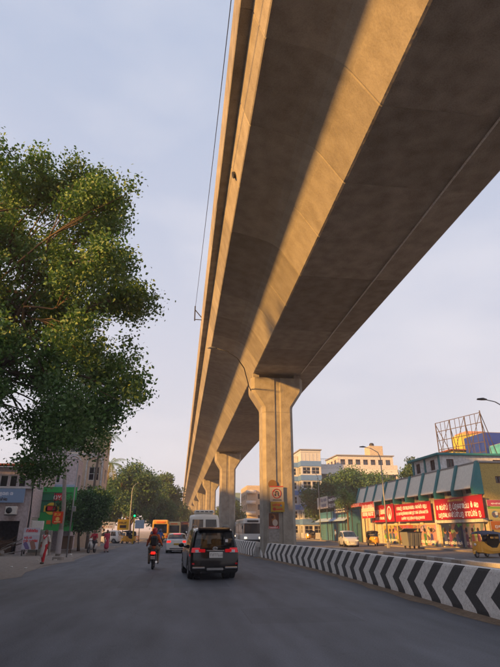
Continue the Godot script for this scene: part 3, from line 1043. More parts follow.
	tube(hb, [Vector3(-0.32, 1.0, -1.82), Vector3(0, 0.96, -1.95), Vector3(0.32, 1.0, -1.82)], 0.02, 6)
	obj("handlebar", hb, M.trim_black, t)
	var hl := mb(true)
	lathe(hl, [[0.085, 0.0], [0.09, 0.03], [0.06, 0.06]], Vector3(0, 0.82, -2.33), Vector3(0, 0, -1), 12)
	obj("headlamp", hl, M.lens_white, t)
	var fd := mb(true)
	for k in 8:
		var a0 := PI * (0.05 + 0.9 * k / 8.0)
		var a1 := PI * (0.05 + 0.9 * (k + 1) / 8.0)
		quad(fd, Vector3(-0.09, 0.2 + sin(a0) * 0.27, -2.32 + cos(a0) * 0.27), Vector3(0.09, 0.2 + sin(a0) * 0.27, -2.32 + cos(a0) * 0.27), Vector3(0.09, 0.2 + sin(a1) * 0.27, -2.32 + cos(a1) * 0.27), Vector3(-0.09, 0.2 + sin(a1) * 0.27, -2.32 + cos(a1) * 0.27))
	obj("mudguard", fd, M.auto_yellow, t)
	wheel(t, Vector3(0, 0.21, -2.32), 0.21, 0.11)
	for s in [-1.0, 1.0]:
		wheel(t, Vector3(s * 0.54, 0.22, -0.45), 0.22, 0.13)
		one_box("tail_light", Vector3(s * 0.5, 0.8, 0.012), Vector3(0.1, 0.14, 0.03), M.tail_red, t, 0.01)
		one_box("mirror", Vector3(s * 0.58, 1.22, -2.02), Vector3(0.12, 0.1, 0.03), M.trim_black, t, 0.02)
	one_box("bumper", Vector3(0, 0.36, 0.04), Vector3(1.1, 0.08, 0.06), M.trim_black, t, 0.02)
	plate(t, Vector3(0, 0.58, 0.015), 0.36, 0.16, M.plate_yellow, 23)
	return t

func make_bike(label: String, at: Vector3, turn: float, called: String, paint: Material, lit: bool) -> Node3D:
	var t := thing(called, label, "motorcycle", at, turn)
	wheel(t, Vector3(0, 0.31, -0.32), 0.31, 0.11)
	wheel(t, Vector3(0, 0.31, -1.60), 0.31, 0.10)
	var st := mb(true)
	loft(st, [[Vector3(-0.09, 0.72, -0.55), Vector3(-0.07, 0.86, -0.55), Vector3(0.07, 0.86, -0.55), Vector3(0.09, 0.72, -0.55)], [Vector3(-0.15, 0.70, -0.85), Vector3(-0.11, 0.97, -0.85), Vector3(0.11, 0.97, -0.85), Vector3(0.15, 0.70, -0.85)], [Vector3(-0.13, 0.74, -1.12), Vector3(-0.09, 0.99, -1.12), Vector3(0.09, 0.99, -1.12), Vector3(0.13, 0.74, -1.12)], [Vector3(-0.06, 0.8, -1.25), Vector3(-0.05, 0.92, -1.25), Vector3(0.05, 0.92, -1.25), Vector3(0.06, 0.8, -1.25)]], true, true, true)
	obj("fuel_tank", st, paint, t)
	st = mb()
	box(st, Vector3(0, 0.80, -0.38), Vector3(0.27, 0.11, 0.72), 0.04)
	obj("seat", st, M.seat, t)
	st = mb()
	loft(st, [[Vector3(-0.07, 0.66, 0.06), Vector3(-0.07, 0.78, 0.08), Vector3(0.07, 0.78, 0.08), Vector3(0.07, 0.66, 0.06)], [Vector3(-0.12, 0.6, -0.5), Vector3(-0.12, 0.76, -0.5), Vector3(0.12, 0.76, -0.5), Vector3(0.12, 0.6, -0.5)]], true, true, true)
	obj("side_panel", st, paint, t)
	one_box("tail_light", Vector3(0, 0.72, 0.09), Vector3(0.20, 0.11, 0.05), M.tail_lit if lit else M.tail_red, t, 0.02)
	st = mb()
	box(st, Vector3(0, 0.42, -0.95), Vector3(0.26, 0.3, 0.42), 0.05)
	tube(st, [Vector3(0, 0.5, -1.3), Vector3(0, 0.3, -1.15), Vector3(0, 0.3, -0.7)], 0.03, 6)
	obj("engine", st, M.grey_steel, t)
	st = mb()
	tube(st, [Vector3(0.16, 0.3, -0.9), Vector3(0.17, 0.28, -0.5), Vector3(0.17, 0.34, 0.1)], [0.03, 0.05, 0.05], 8)
	obj("exhaust", st, M.chrome, t)
	st = mb()
	for s in [-1.0, 1.0]:
		tube(st, [Vector3(s * 0.08, 0.31, -1.60), Vector3(s * 0.08, 1.0, -1.32)], 0.022, 6)
		tube(st, [Vector3(s * 0.09, 0.31, -0.32), Vector3(s * 0.09, 0.40, -0.9)], 0.02, 6)
		tube(st, [Vector3(s * 0.10, 0.35, -0.30), Vector3(s * 0.11, 0.66, -0.34)], 0.03, 6)
	obj("frame", st, M.dark_steel, t)
	st = mb()
	tube(st, [Vector3(-0.36, 1.03, -1.1), Vector3(-0.2, 1.06, -1.25), Vector3(0.2, 1.06, -1.25), Vector3(0.36, 1.03, -1.1)], 0.016, 6)
	obj("handlebar", st, M.trim_black, t)
	for s in [-1.0, 1.0]:
		st = mb()
		tube(st, [Vector3(s * 0.24, 1.05, -1.2), Vector3(s * 0.32, 1.22, -1.22)], 0.008, 5)
		box(st, Vector3(s * 0.34, 1.25, -1.22), Vector3(0.12, 0.07, 0.03), 0.01)
		obj("mirror", st, M.trim_black, t)
		one_box("indicator", Vector3(s * 0.16, 0.68, 0.06), Vector3(0.06, 0.04, 0.05), M.sign_orange, t, 0.01)
	st = mb(true)
	for zc in [-0.32, -1.60]:
		for k in 7:
			var a0: float = PI * (0.12 + (0.62 if zc < -1 else 0.5) * k / 7.0)
			var a1: float = PI * (0.12 + (0.62 if zc < -1 else 0.5) * (k + 1) / 7.0)
			quad(st, Vector3(-0.07, 0.31 + sin(a0) * 0.35, zc + cos(a0) * 0.35), Vector3(0.07, 0.31 + sin(a0) * 0.35, zc + cos(a0) * 0.35), Vector3(0.07, 0.31 + sin(a1) * 0.35, zc + cos(a1) * 0.35), Vector3(-0.07, 0.31 + sin(a1) * 0.35, zc + cos(a1) * 0.35))
	obj("mudguard", st, M.trim_black, t)
	plate(t, Vector3(0, 0.52, 0.06), 0.2, 0.13, M.plate_white, 31)
	st = mb(true)
	ball(st, Vector3(0, 0.95, -1.42), Vector3(0.1, 0.1, 0.09), 10, 6)
	obj("headlamp", st, M.lens_white, t)
	return t

func make_scooter(label: String, at: Vector3, turn: float) -> Node3D:
	var t := thing("scooter", label, "scooter", at, turn)
	wheel(t, Vector3(0, 0.23, -0.30), 0.23, 0.10)
	wheel(t, Vector3(0, 0.23, -1.50), 0.23, 0.10)
	var st := mb(true)
	loft(st, [[Vector3(-0.08, 0.55, 0.05), Vector3(-0.07, 0.68, 0.05), Vector3(0.07, 0.68, 0.05), Vector3(0.08, 0.55, 0.05)], [Vector3(-0.19, 0.32, -0.25), Vector3(-0.15, 0.72, -0.25), Vector3(0.15, 0.72, -0.25), Vector3(0.19, 0.32, -0.25)], [Vector3(-0.18, 0.28, -0.65), Vector3(-0.14, 0.70, -0.65), Vector3(0.14, 0.70, -0.65), Vector3(0.18, 0.28, -0.65)], [Vector3(-0.15, 0.27, -0.80), Vector3(-0.12, 0.5, -0.78), Vector3(0.12, 0.5, -0.78), Vector3(0.15, 0.27, -0.80)]], true, true, true)
	obj("rear_cowl", st, M.scooter_grey, t)
	one_box("floorboard", Vector3(0, 0.29, -0.98), Vector3(0.34, 0.06, 0.5), M.trim_black, t, 0.02)
	st = mb(true)
	loft(st, [[Vector3(-0.20, 0.28, -1.18), Vector3(0, 0.28, -1.28), Vector3(0.20, 0.28, -1.18), Vector3(0, 0.28, -1.12)], [Vector3(-0.21, 0.62, -1.26), Vector3(0, 0.62, -1.38), Vector3(0.21, 0.62, -1.26), Vector3(0, 0.62, -1.20)], [Vector3(-0.10, 0.92, -1.24), Vector3(0, 0.92, -1.34), Vector3(0.10, 0.92, -1.24), Vector3(0, 0.92, -1.18)]], true, true, true)
	obj("leg_shield", st, M.scooter_grey, t)
	one_box("seat", Vector3(0, 0.76, -0.38), Vector3(0.27, 0.10, 0.75), M.seat, t, 0.04)
	st = mb()
	tube(st, [Vector3(-0.33, 1.0, -1.10), Vector3(0, 0.98, -1.22), Vector3(0.33, 1.0, -1.10)], 0.018, 6)
	tube(st, [Vector3(0, 0.23, -1.50), Vector3(0, 0.95, -1.26)], 0.03, 6)
	obj("handlebar", st, M.trim_black, t)
	st = mb(true)
	ball(st, Vector3(0, 1.0, -1.28), Vector3(0.13, 0.10, 0.10), 10, 6)
	obj("headlamp", st, M.lens_white, t)
	one_box("tail_light", Vector3(0, 0.62, 0.07), Vector3(0.14, 0.08, 0.04), M.tail_red, t, 0.015)
	for s in [-1.0, 1.0]:
		st = mb()
		tube(st, [Vector3(s * 0.22, 1.0, -1.18), Vector3(s * 0.30, 1.2, -1.2)], 0.008, 5)
		box(st, Vector3(s * 0.31, 1.23, -1.2), Vector3(0.11, 0.08, 0.03), 0.01)
		obj("mirror", st, M.trim_black, t)
	return t

# ---------------------------------------------------------------- people: smooth bodies from tapered bones, meshed as surface nets
func blob(bones: Array, cell: float, k: float) -> ArrayMesh:
	var lo := Vector3.ONE * 1e9
	var hi := -lo
	for b in bones:
		var r: float = maxf(b[2], b[3]) + cell * 2.5
		lo = lo.min(b[0] - Vector3.ONE * r).min(b[1] - Vector3.ONE * r)
		hi = hi.max(b[0] + Vector3.ONE * r).max(b[1] + Vector3.ONE * r)
	var nx := int((hi.x - lo.x) / cell) + 2
	var ny := int((hi.y - lo.y) / cell) + 2
	var nz := int((hi.z - lo.z) / cell) + 2
	var f := PackedFloat32Array()
	f.resize(nx * ny * nz)
	f.fill(1.0)
	for b in bones:
		var a: Vector3 = b[0]
		var d: Vector3 = b[1] - a
		var dd := maxf(d.length_squared(), 1e-9)
		var ra: float = b[2]
		var rb: float = b[3]
		var r: float = maxf(ra, rb) + cell * 2.0 + k
		var bl := (a.min(b[1]) - Vector3.ONE * r - lo) / cell
		var bh := (a.max(b[1]) + Vector3.ONE * r - lo) / cell
		for z in range(maxi(0, int(bl.z)), mini(nz, int(bh.z) + 1)):
			for y in range(maxi(0, int(bl.y)), mini(ny, int(bh.y) + 1)):
				var o := (z * ny + y) * nx
				for x in range(maxi(0, int(bl.x)), mini(nx, int(bh.x) + 1)):
					var p := lo + Vector3(x, y, z) * cell - a
					var t := clampf(p.dot(d) / dd, 0.0, 1.0)
					var v := (p - d * t).length() - lerpf(ra, rb, t)
					var w := f[o + x]
					var h := maxf(k - absf(v - w), 0.0) / k
					f[o + x] = minf(v, w) - h * h * k * 0.25
	var st := mb(true)
	var idx := {}
	var count := 0
	var offs := [0, 1, nx, nx + 1, nx * ny, nx * ny + 1, nx * ny + nx, nx * ny + nx + 1]
	var edges := [[0, 1], [2, 3], [4, 5], [6, 7], [0, 2], [1, 3], [4, 6], [5, 7], [0, 4], [1, 5], [2, 6], [3, 7]]
	for z in nz - 1:
		for y in ny - 1:
			var o := (z * ny + y) * nx
			for x in nx - 1:
				var c0 := f[o + x] < 0.0
				var mixed := false
				for q in 7:
					if (f[o + x + offs[q + 1]] < 0.0) != c0:
						mixed = true
						break
				if not mixed:
					continue
				var sum := Vector3.ZERO
				var n := 0
				for e in edges:
					var va := f[o + x + offs[e[0]]]
					var vb := f[o + x + offs[e[1]]]
					if (va < 0.0) != (vb < 0.0):
						var t := va / (va - vb)
						var pa := Vector3(e[0] & 1, (e[0] >> 1) & 1, (e[0] >> 2) & 1)
						var pb := Vector3(e[1] & 1, (e[1] >> 1) & 1, (e[1] >> 2) & 1)
						sum += pa.lerp(pb, t)
						n += 1
				st.add_vertex(lo + (Vector3(x, y, z) + sum / n) * cell)
				idx[o + x] = count
				count += 1
	var sy := nx
	var sz := nx * ny
	for key in idx:
		var i: int = key
		for ax in 3:
			var step: int = [1, sy, sz][ax]
			var u: int = [sy, sz, 1][ax]
			var w: int = [sz, 1, sy][ax]
			if i + step >= f.size() or (f[i] < 0.0) == (f[i + step] < 0.0):
				continue
			if not (idx.has(i - u) and idx.has(i - w) and idx.has(i - u - w)):
				continue
			var q := [idx[i], idx[i - u], idx[i - u - w], idx[i - w]]
			if f[i] < 0.0:
				q.reverse()
			for j in [0, 1, 2, 0, 2, 3]:
				st.add_index(q[j])
	return done(st)

func tint(key: String, c: Color, rough := 0.9) -> StandardMaterial3D:
	if not M.has(key):
		mat(key, c, rough)
	return M[key]

# J: joints by name; looks: colours. The figure is built in the thing's own axes, facing -z.
func person(label: String, at: Vector3, turn: float, J: Dictionary, looks: Dictionary, group := "") -> Node3D:
	var t := thing("person", label, "person", at, turn, group)
	var B := []
	var S := []
	var T := []
	var sl: float = looks.get("slim", 1.0)
	B.append([J.pelvis, J.waist, 0.13 * sl, 0.115 * sl]); B.append([J.waist, J.chest, 0.115 * sl, 0.135 * sl])
	B.append([J.chest, J.neck, 0.10, 0.05]); B.append([J.neck, J.head, 0.048, 0.05])
	S.append([J.pelvis, J.waist, 0.145 * sl, 0.135 * sl]); S.append([J.waist, J.chest, 0.135 * sl, 0.155 * sl]); S.append([J.chest, J.neck + Vector3(0, -0.03, 0), 0.12, 0.06])
	for s in ["l", "r"]:
		var sh: Vector3 = J["shoulder_" + s]
		B.append([J.chest + Vector3(0, 0.08, 0), sh, 0.085, 0.062])
		B.append([sh, J["elbow_" + s], 0.055, 0.042]); B.append([J["elbow_" + s], J["wrist_" + s], 0.042, 0.028])
		B.append([J.pelvis, J["hip_" + s], 0.11, 0.10]); B.append([J["hip_" + s], J["knee_" + s], 0.092, 0.06]); B.append([J["knee_" + s], J["ankle_" + s], 0.056, 0.038]); B.append([J["ankle_" + s], J["toe_" + s], 0.042, 0.034])
		S.append([J.chest + Vector3(0, 0.08, 0), sh, 0.10, 0.075])
		S.append([sh, J["elbow_" + s], 0.072, 0.058])
		if looks.get("long_sleeve", false):
			S.append([J["elbow_" + s], J["elbow_" + s].lerp(J["wrist_" + s], 0.9), 0.058, 0.043])
		T.append([J.pelvis, J["hip_" + s], 0.13, 0.12]); T.append([J["hip_" + s], J["knee_" + s], 0.108, 0.078]); T.append([J["knee_" + s], J["knee_" + s].lerp(J["ankle_" + s], 0.92), 0.075, 0.06])
		# hand: palm and five bent fingers
		var w: Vector3 = J["wrist_" + s]
		var dir: Vector3 = (w - J["elbow_" + s]).normalized()
		if J.has("hand_" + s):
			dir = (J["hand_" + s] - w).normalized()
		var side: Vector3 = dir.cross(Vector3.UP)
		side = (Vector3.RIGHT if side.length() < 0.2 else side.normalized()) * (1.0 if s == "l" else -1.0)
		var curl := side.cross(dir) * (-1.0 if s == "l" else 1.0)
		var H := [[w - dir * 0.02, w + dir * 0.02, 0.027, 0.028]]
		for q in 4:
			var across := side * (0.027 - 0.018 * q)
			var root := w + dir * 0.075 + across
			H.append([w + dir * 0.01 + across * 0.7, root, 0.017, 0.013])
			var ln: float = [0.034, 0.04, 0.037, 0.028][q]
			var p1 := root + (dir * 0.9 + curl * 0.4).normalized() * ln
			var p2 := p1 + (dir * 0.5 + curl * 0.85).normalized() * ln * 0.75
			H.append([root, p1, 0.0105, 0.0095]); H.append([p1, p2, 0.0095, 0.008])
		var th := w + dir * 0.03 + side * 0.035
		H.append([w + side * 0.012, th, 0.016, 0.013]); H.append([th, th + (dir + side * 0.45 + curl * 0.4).normalized() * 0.042, 0.012, 0.009])
		mesh_node("hand", blob(H, 0.009, 0.006), tint(looks.skin_key, looks.skin), t)
	var body := blob(B, 0.02, 0.045)
	mesh_node("body", body, M[looks.skin_key], t)
	mesh_node("trousers", blob(T, 0.022, 0.04), tint(looks.trousers_key, looks.trousers), t)
	if looks.has("skirt"):
		S.append([J.pelvis, J.pelvis + Vector3(0, -looks.skirt, 0.0), 0.155, 0.20])
	mesh_node("top", blob(S, 0.022, 0.05), tint(looks.top_key, looks.top), t)
	for s in ["l", "r"]:
		mesh_node("shoe", blob([[J["ankle_" + s] + Vector3(0, -0.03, 0), J["toe_" + s] + Vector3(0, -0.005, 0), 0.05, 0.042], [J["ankle_" + s], J["ankle_" + s] + Vector3(0, -0.04, 0), 0.046, 0.05]], 0.014, 0.02), tint("shoe_dark", lin(0.05, 0.04, 0.035)), t)
	# head with brow, nose, mouth, ears
	var h: Vector3 = J.head + Vector3(0, 0.03, 0)
	var fw: Vector3 = J.get("look", Vector3(0, 0, -1)).normalized()
	var rt := fw.cross(Vector3.UP).normalized()
	var hd := [[h + Vector3(0, 0.05, 0) - fw * 0.015, h + Vector3(0, 0.02, 0) - fw * 0.015, 0.092, 0.088], [h + Vector3(0, -0.02, 0) + fw * 0.015, h + Vector3(0, -0.07, 0) + fw * 0.035, 0.072, 0.045], [h + fw * 0.085 + Vector3(0, 0.015, 0), h + fw * 0.105 + Vector3(0, -0.02, 0), 0.012, 0.016], [h + fw * 0.07 + Vector3(0, 0.04, 0) - rt * 0.04, h + fw * 0.07 + Vector3(0, 0.04, 0) + rt * 0.04, 0.018, 0.018], [h + fw * 0.075 + Vector3(0, -0.055, 0) - rt * 0.018, h + fw * 0.075 + Vector3(0, -0.055, 0) + rt * 0.018, 0.011, 0.011]]
	for s in [-1.0, 1.0]:
		hd.append([h + rt * s * 0.088 + Vector3(0, 0.02, 0), h + rt * s * 0.085 + Vector3(0, -0.02, 0), 0.017, 0.012])
	mesh_node("head", blob(hd, 0.011, 0.018), M[looks.skin_key], t)
	for s in [-1.0, 1.0]:
		var ey := mb(true)
		ball(ey, h + fw * 0.083 + rt * s * 0.033 + Vector3(0, 0.018, 0), Vector3.ONE * 0.009, 6, 4)
		obj("eye", ey, M.trim_black, t)
	var hair := []
	if looks.has("helmet"):
		hair = [[h + Vector3(0, 0.06, 0) - fw * 0.012, h + Vector3(0, 0.0, 0) - fw * 0.025, 0.125, 0.118], [h + Vector3(0, 0.0, 0) - fw * 0.02, h + Vector3(0, -0.05, 0) - fw * 0.02, 0.118, 0.10]]
		mesh_node("helmet", blob(hair, 0.016, 0.02), tint(looks.helmet_key, looks.helmet, 0.25), t)
	else:
		hair = [[h + Vector3(0, 0.075, 0) - fw * 0.03, h + Vector3(0, 0.02, 0) - fw * 0.045, 0.087, 0.085]]
		if looks.get("long_hair", false):
			hair.append([h - fw * 0.07, h - fw * 0.09 + Vector3(0, -0.32, 0), 0.06, 0.028])
		mesh_node("hair", blob(hair, 0.014, 0.02), tint("hair_black", lin(0.012, 0.010, 0.009), 0.6), t)
	if looks.has("bag"):
		var bg := mb()
		box(bg, J.chest.lerp(J.waist, 0.45) + Vector3(0, 0.0, 0.21), Vector3(0.33, 0.46, 0.18), 0.07, Basis(Vector3.RIGHT, J.get("lean", 0.0)))
		for s in [-1.0, 1.0]:
			tube(bg, [J.chest + Vector3(s * 0.12, 0.2, 0.1), J.chest + Vector3(s * 0.13, 0.2, -0.1), J.chest + Vector3(s * 0.14, -0.05, -0.16), J.waist + Vector3(s * 0.14, 0.0, 0.02)], 0.022, 6)
		obj("backpack", bg, M.trim_black, t)
	if looks.has("scarf"):
		var sc := blob([[J.shoulder_l + Vector3(0.05, 0.05, -0.05), J.chest + Vector3(0, 0.0, -0.15), 0.035, 0.035], [J.shoulder_r + Vector3(-0.05, 0.05, -0.05), J.chest + Vector3(0, 0.0, -0.15), 0.035, 0.035], [J.shoulder_l + Vector3(0.05, 0.05, -0.02), J.shoulder_l + Vector3(0.06, -0.42, 0.16), 0.035, 0.03], [J.shoulder_r + Vector3(-0.05, 0.05, -0.02), J.shoulder_r + Vector3(-0.06, -0.42, 0.16), 0.035, 0.03]], 0.018, 0.02)
		mesh_node("scarf", sc, tint(looks.scarf_key, looks.scarf), t)
	return t

func standing(stride: float) -> Dictionary:
	return {"pelvis": Vector3(0, 0.93, 0), "waist": Vector3(0, 1.08, 0), "chest": Vector3(0, 1.28, 0), "neck": Vector3(0, 1.46, 0), "head": Vector3(0, 1.57, -0.02),
		"shoulder_l": Vector3(-0.17, 1.40, 0), "shoulder_r": Vector3(0.17, 1.40, 0), "elbow_l": Vector3(-0.23, 1.12, 0.05 + stride * 0.3), "elbow_r": Vector3(0.23, 1.12, 0.05 - stride * 0.3), "wrist_l": Vector3(-0.23, 0.88, -0.04 + stride * 0.25), "wrist_r": Vector3(0.23, 0.88, -0.04 - stride * 0.45),
		"hip_l": Vector3(-0.09, 0.90, 0), "hip_r": Vector3(0.09, 0.90, 0), "knee_l": Vector3(-0.10, 0.50, -0.04 - stride * 0.5), "knee_r": Vector3(0.10, 0.50, -0.02 + stride * 0.35), "ankle_l": Vector3(-0.10, 0.085, -stride), "ankle_r": Vector3(0.10, 0.085, 0.03 + stride), "toe_l": Vector3(-0.11, 0.045, -0.15 - stride), "toe_r": Vector3(0.11, 0.045, -0.12 + stride)}

func riding(hand: Vector3, foot: Vector3, seat_y: float, seat_z: float) -> Dictionary:
	var o := Vector3(0, seat_y, seat_z)
	return {"pelvis": o + Vector3(0, 0.12, 0), "waist": o + Vector3(0, 0.27, -0.03), "chest": o + Vector3(0, 0.47, -0.08), "neck": o + Vector3(0, 0.65, -0.10), "head": o + Vector3(0, 0.76, -0.13), "lean": 0.15,
		"shoulder_l": o + Vector3(-0.17, 0.59, -0.08), "shoulder_r": o + Vector3(0.17, 0.59, -0.08), "elbow_l": o + Vector3(-0.29, 0.34, -0.2), "elbow_r": o + Vector3(0.29, 0.34, -0.2), "wrist_l": Vector3(-hand.x, hand.y + 0.02, hand.z + 0.09), "wrist_r": Vector3(hand.x, hand.y + 0.02, hand.z + 0.09),
		"hip_l": o + Vector3(-0.10, 0.09, -0.02), "hip_r": o + Vector3(0.10, 0.09, -0.02), "knee_l": o + Vector3(-0.22, 0.03, -0.42), "knee_r": o + Vector3(0.22, 0.03, -0.42), "ankle_l": Vector3(-foot.x, foot.y + 0.08, foot.z + 0.08), "ankle_r": Vector3(foot.x, foot.y + 0.08, foot.z + 0.08), "toe_l": Vector3(-foot.x - 0.02, foot.y + 0.04, foot.z - 0.07), "toe_r": Vector3(foot.x + 0.02, foot.y + 0.04, foot.z - 0.07)}

# ---------------------------------------------------------------- buildings
func building_materials() -> void:
	var g: Texture2D = M.t_grime
	var s: Texture2D = M.t_soft
	mat("cream_wall", lin(0.62, 0.56, 0.44), 0.9, g, 3.1)
	mat("cream_panel", lin(0.78, 0.74, 0.64), 0.85, s, 2.1)
	mat("teal_paint", lin(0.025, 0.19, 0.21), 0.7, s, 1.3)
	mat("ochre_wall", lin(0.46, 0.35, 0.11), 0.95, g, 1.7)
	mat("lilac_wall", lin(0.56, 0.50, 0.53), 0.9, g, 2.7)
	mat("grey_wall", lin(0.42, 0.40, 0.39), 0.9, g, 2.9)
	mat("peach_wall", lin(0.64, 0.50, 0.37), 0.9, s, 3.3)
	mat("white_wall", lin(0.64, 0.64, 0.64), 0.9, g, 4.1)
	mat("beige_wall", lin(0.55, 0.48, 0.38), 0.9, g, 4.1)
	mat("blue_band", lin(0.12, 0.25, 0.55), 0.6, s, 2.0)
	mat("pale_tile", lin(0.55, 0.57, 0.60), 0.5, s, 2.0)
	mat("blue_shop", lin(0.06, 0.22, 0.36), 0.7, g, 1.1)
	mat("sky_blue_sign", lin(0.34, 0.46, 0.62), 0.6, s, 1.4)
	mat("shutter", lin(0.10, 0.26, 0.36), 0.6, g, 1.1)
	mat("window_dark", lin(0.02, 0.02, 0.024), 0.2)
	mat("frame_white", lin(0.6, 0.6, 0.6), 0.6)
	mat("frame_brown", lin(0.12, 0.05, 0.045), 0.7)
	mat("yellow_wall", lin(0.62, 0.56, 0.10), 0.9, g, 2.2)
	mat("pink_wall", lin(0.58, 0.27, 0.19), 0.9, s, 2.2)
	mat("deep_blue_wall", lin(0.015, 0.055, 0.36), 0.8, s, 2.2)
	mat("cyan_wall", lin(0.10, 0.47, 0.56), 0.8, s, 2.2)
	mat("roof_grey", lin(0.3, 0.29, 0.28), 0.95, g, 2.2)
	mat("roof_tile", lin(0.32, 0.10, 0.06), 0.9, s, 1.0)
	mat("soot_wall", lin(0.10, 0.09, 0.085), 0.95, g, 1.9)
	var wg := mat("window_glass", Color(0.07, 0.08, 0.09, 0.72), 0.07)
	wg.transparency = BaseMaterial3D.TRANSPARENCY_ALPHA
	mat("green_hoarding", lin(0.03, 0.36, 0.08), 0.6, s, 2.0)
	mat("sign_red", lin(0.60, 0.02, 0.03), 0.55, s, 1.2)
	mat("sign_orange", lin(0.72, 0.16, 0.02), 0.55)
	mat("sign_yellow", lin(0.72, 0.48, 0.03), 0.55)
	mat("sign_white", lin(0.68, 0.68, 0.66), 0.6, s, 0.9)
	mat("sign_navy", lin(0.04, 0.05, 0.16), 0.6, s, 1.2)
	mat("wood_brown", lin(0.12, 0.07, 0.04), 0.85, M.t_dirt, 0.6)
	mat("van_cream", lin(0.74, 0.71, 0.64), 0.4)

# a wall seen from outside with its lower left corner at a, running along u; holes = [[x, y, w, h, columns, rows, kind], ...]
func wall(t: Node, n: String, a: Vector3, u: Vector3, w: float, h: float, holes: Array, m: Material, frame_m: Material = null, depth := 0.18, y0 := 0.0) -> MeshInstance3D:
	var out := u.cross(Vector3.UP)
	var xs := [0.0, w]
	var ys := [y0, h]
	for q in holes:
		xs.append(q[0]); xs.append(q[0] + q[2]); ys.append(q[1]); ys.append(q[1] + q[3])
	xs.sort(); ys.sort()
	var st := mb()
	var P := func(x: float, y: float, d: float) -> Vector3:
		return a + u * x + Vector3.UP * y - out * d
	for i in xs.size() - 1:
		for j in ys.size() - 1:
			if xs[i + 1] - xs[i] < 0.001 or ys[j + 1] - ys[j] < 0.001:
				continue
			var cx: float = (xs[i] + xs[i + 1]) * 0.5
			var cy: float = (ys[j] + ys[j + 1]) * 0.5
			var inside := false
			for q in holes:
				if cx > q[0] and cx < q[0] + q[2] and cy > q[1] and cy < q[1] + q[3]:
					inside = true
			if not inside:
				quad(st, P.call(xs[i], ys[j], 0), P.call(xs[i], ys[j + 1], 0), P.call(xs[i + 1], ys[j + 1], 0), P.call(xs[i + 1], ys[j], 0))
				quad(st, P.call(xs[i + 1], ys[j], depth + 0.05), P.call(xs[i + 1], ys[j + 1], depth + 0.05), P.call(xs[i], ys[j + 1], depth + 0.05), P.call(xs[i], ys[j], depth + 0.05))
	for q in holes:
		var c := [P.call(q[0], q[1], 0), P.call(q[0], q[1] + q[3], 0), P.call(q[0] + q[2], q[1] + q[3], 0), P.call(q[0] + q[2], q[1], 0)]
		for k in 4:
			quad(st, c[k], c[(k + 1) % 4], c[(k + 1) % 4] - out * (depth + 0.05), c[k] - out * (depth + 0.05))
	var o := obj(n, st, m, t)
	for q in holes:
		window(t, P, u, out, q, frame_m if frame_m else M.frame_white, depth)
	return o

func window(t: Node, P: Callable, u: Vector3, out: Vector3, q: Array, fm: Material, depth: float) -> void:
	var kind: String = q[6] if q.size() > 6 else "window"
	if kind == "open":
		return
	var bs := Basis(u, Vector3.UP, out)
	if kind == "shutter":
		var sh := mb()
		var rows := int(q[3] / 0.16)
		for k in rows:
			box(sh, P.call(q[0] + q[2] * 0.5, q[1] + q[3] * (k + 0.5) / rows, depth * 0.6), Vector3(q[2], q[3] / rows - 0.025, 0.05), 0.0, bs)
		obj("shutter", sh, fm, t)
		return
	var st := mb()
	var b := 0.07
	var d := depth * 0.7
	for k in 2:
		box(st, P.call(q[0] + q[2] * 0.5, q[1] + (b * 0.5 if k == 0 else q[3] - b * 0.5), d), Vector3(q[2], b, 0.07), 0.0, bs)
		box(st, P.call(q[0] + (b * 0.5 if k == 0 else q[2] - b * 0.5), q[1] + q[3] * 0.5, d), Vector3(b, q[3] - 2 * b, 0.066), 0.0, bs)
	for k in range(1, q[4]):
		box(st, P.call(q[0] + q[2] * k / q[4], q[1] + q[3] * 0.5, d), Vector3(0.05, q[3] - 2 * b, 0.06), 0.0, bs)
	for k in range(1, q[5]):
		box(st, P.call(q[0] + q[2] * 0.5, q[1] + q[3] * k / q[5], d), Vector3(q[2] - 2 * b, 0.05, 0.056), 0.0, bs)
	var f := obj("window", st, fm, t)
	for i in q[4]:
		for j in q[5]:
			var pn := mb()
			box(pn, P.call(q[0] + q[2] * (i + 0.5) / q[4], q[1] + q[3] * (j + 0.5) / q[5], d + 0.02), Vector3(q[2] / q[4] - 0.03, q[3] / q[5] - 0.03, 0.01), 0.0, bs)
			obj("pane", pn, M.window_glass, f)
	if kind == "sill":
		var sl := mb()
		box(sl, P.call(q[0] + q[2] * 0.5, q[1] + q[3] + 0.1, -0.25), Vector3(q[2] + 0.3, 0.08, 0.5), 0.0, bs)
		obj("sunshade", sl, M.white_wall, f)

func row_of(x0: float, step: float, n: int, ys: Array, w: float, h: float, c := 2, r := 1, kind := "window") -> Array:
	var out := []
	for y in ys:
		for k in n:
			out.append([x0 + step * k, y, w, h, c, r, kind])
	return out

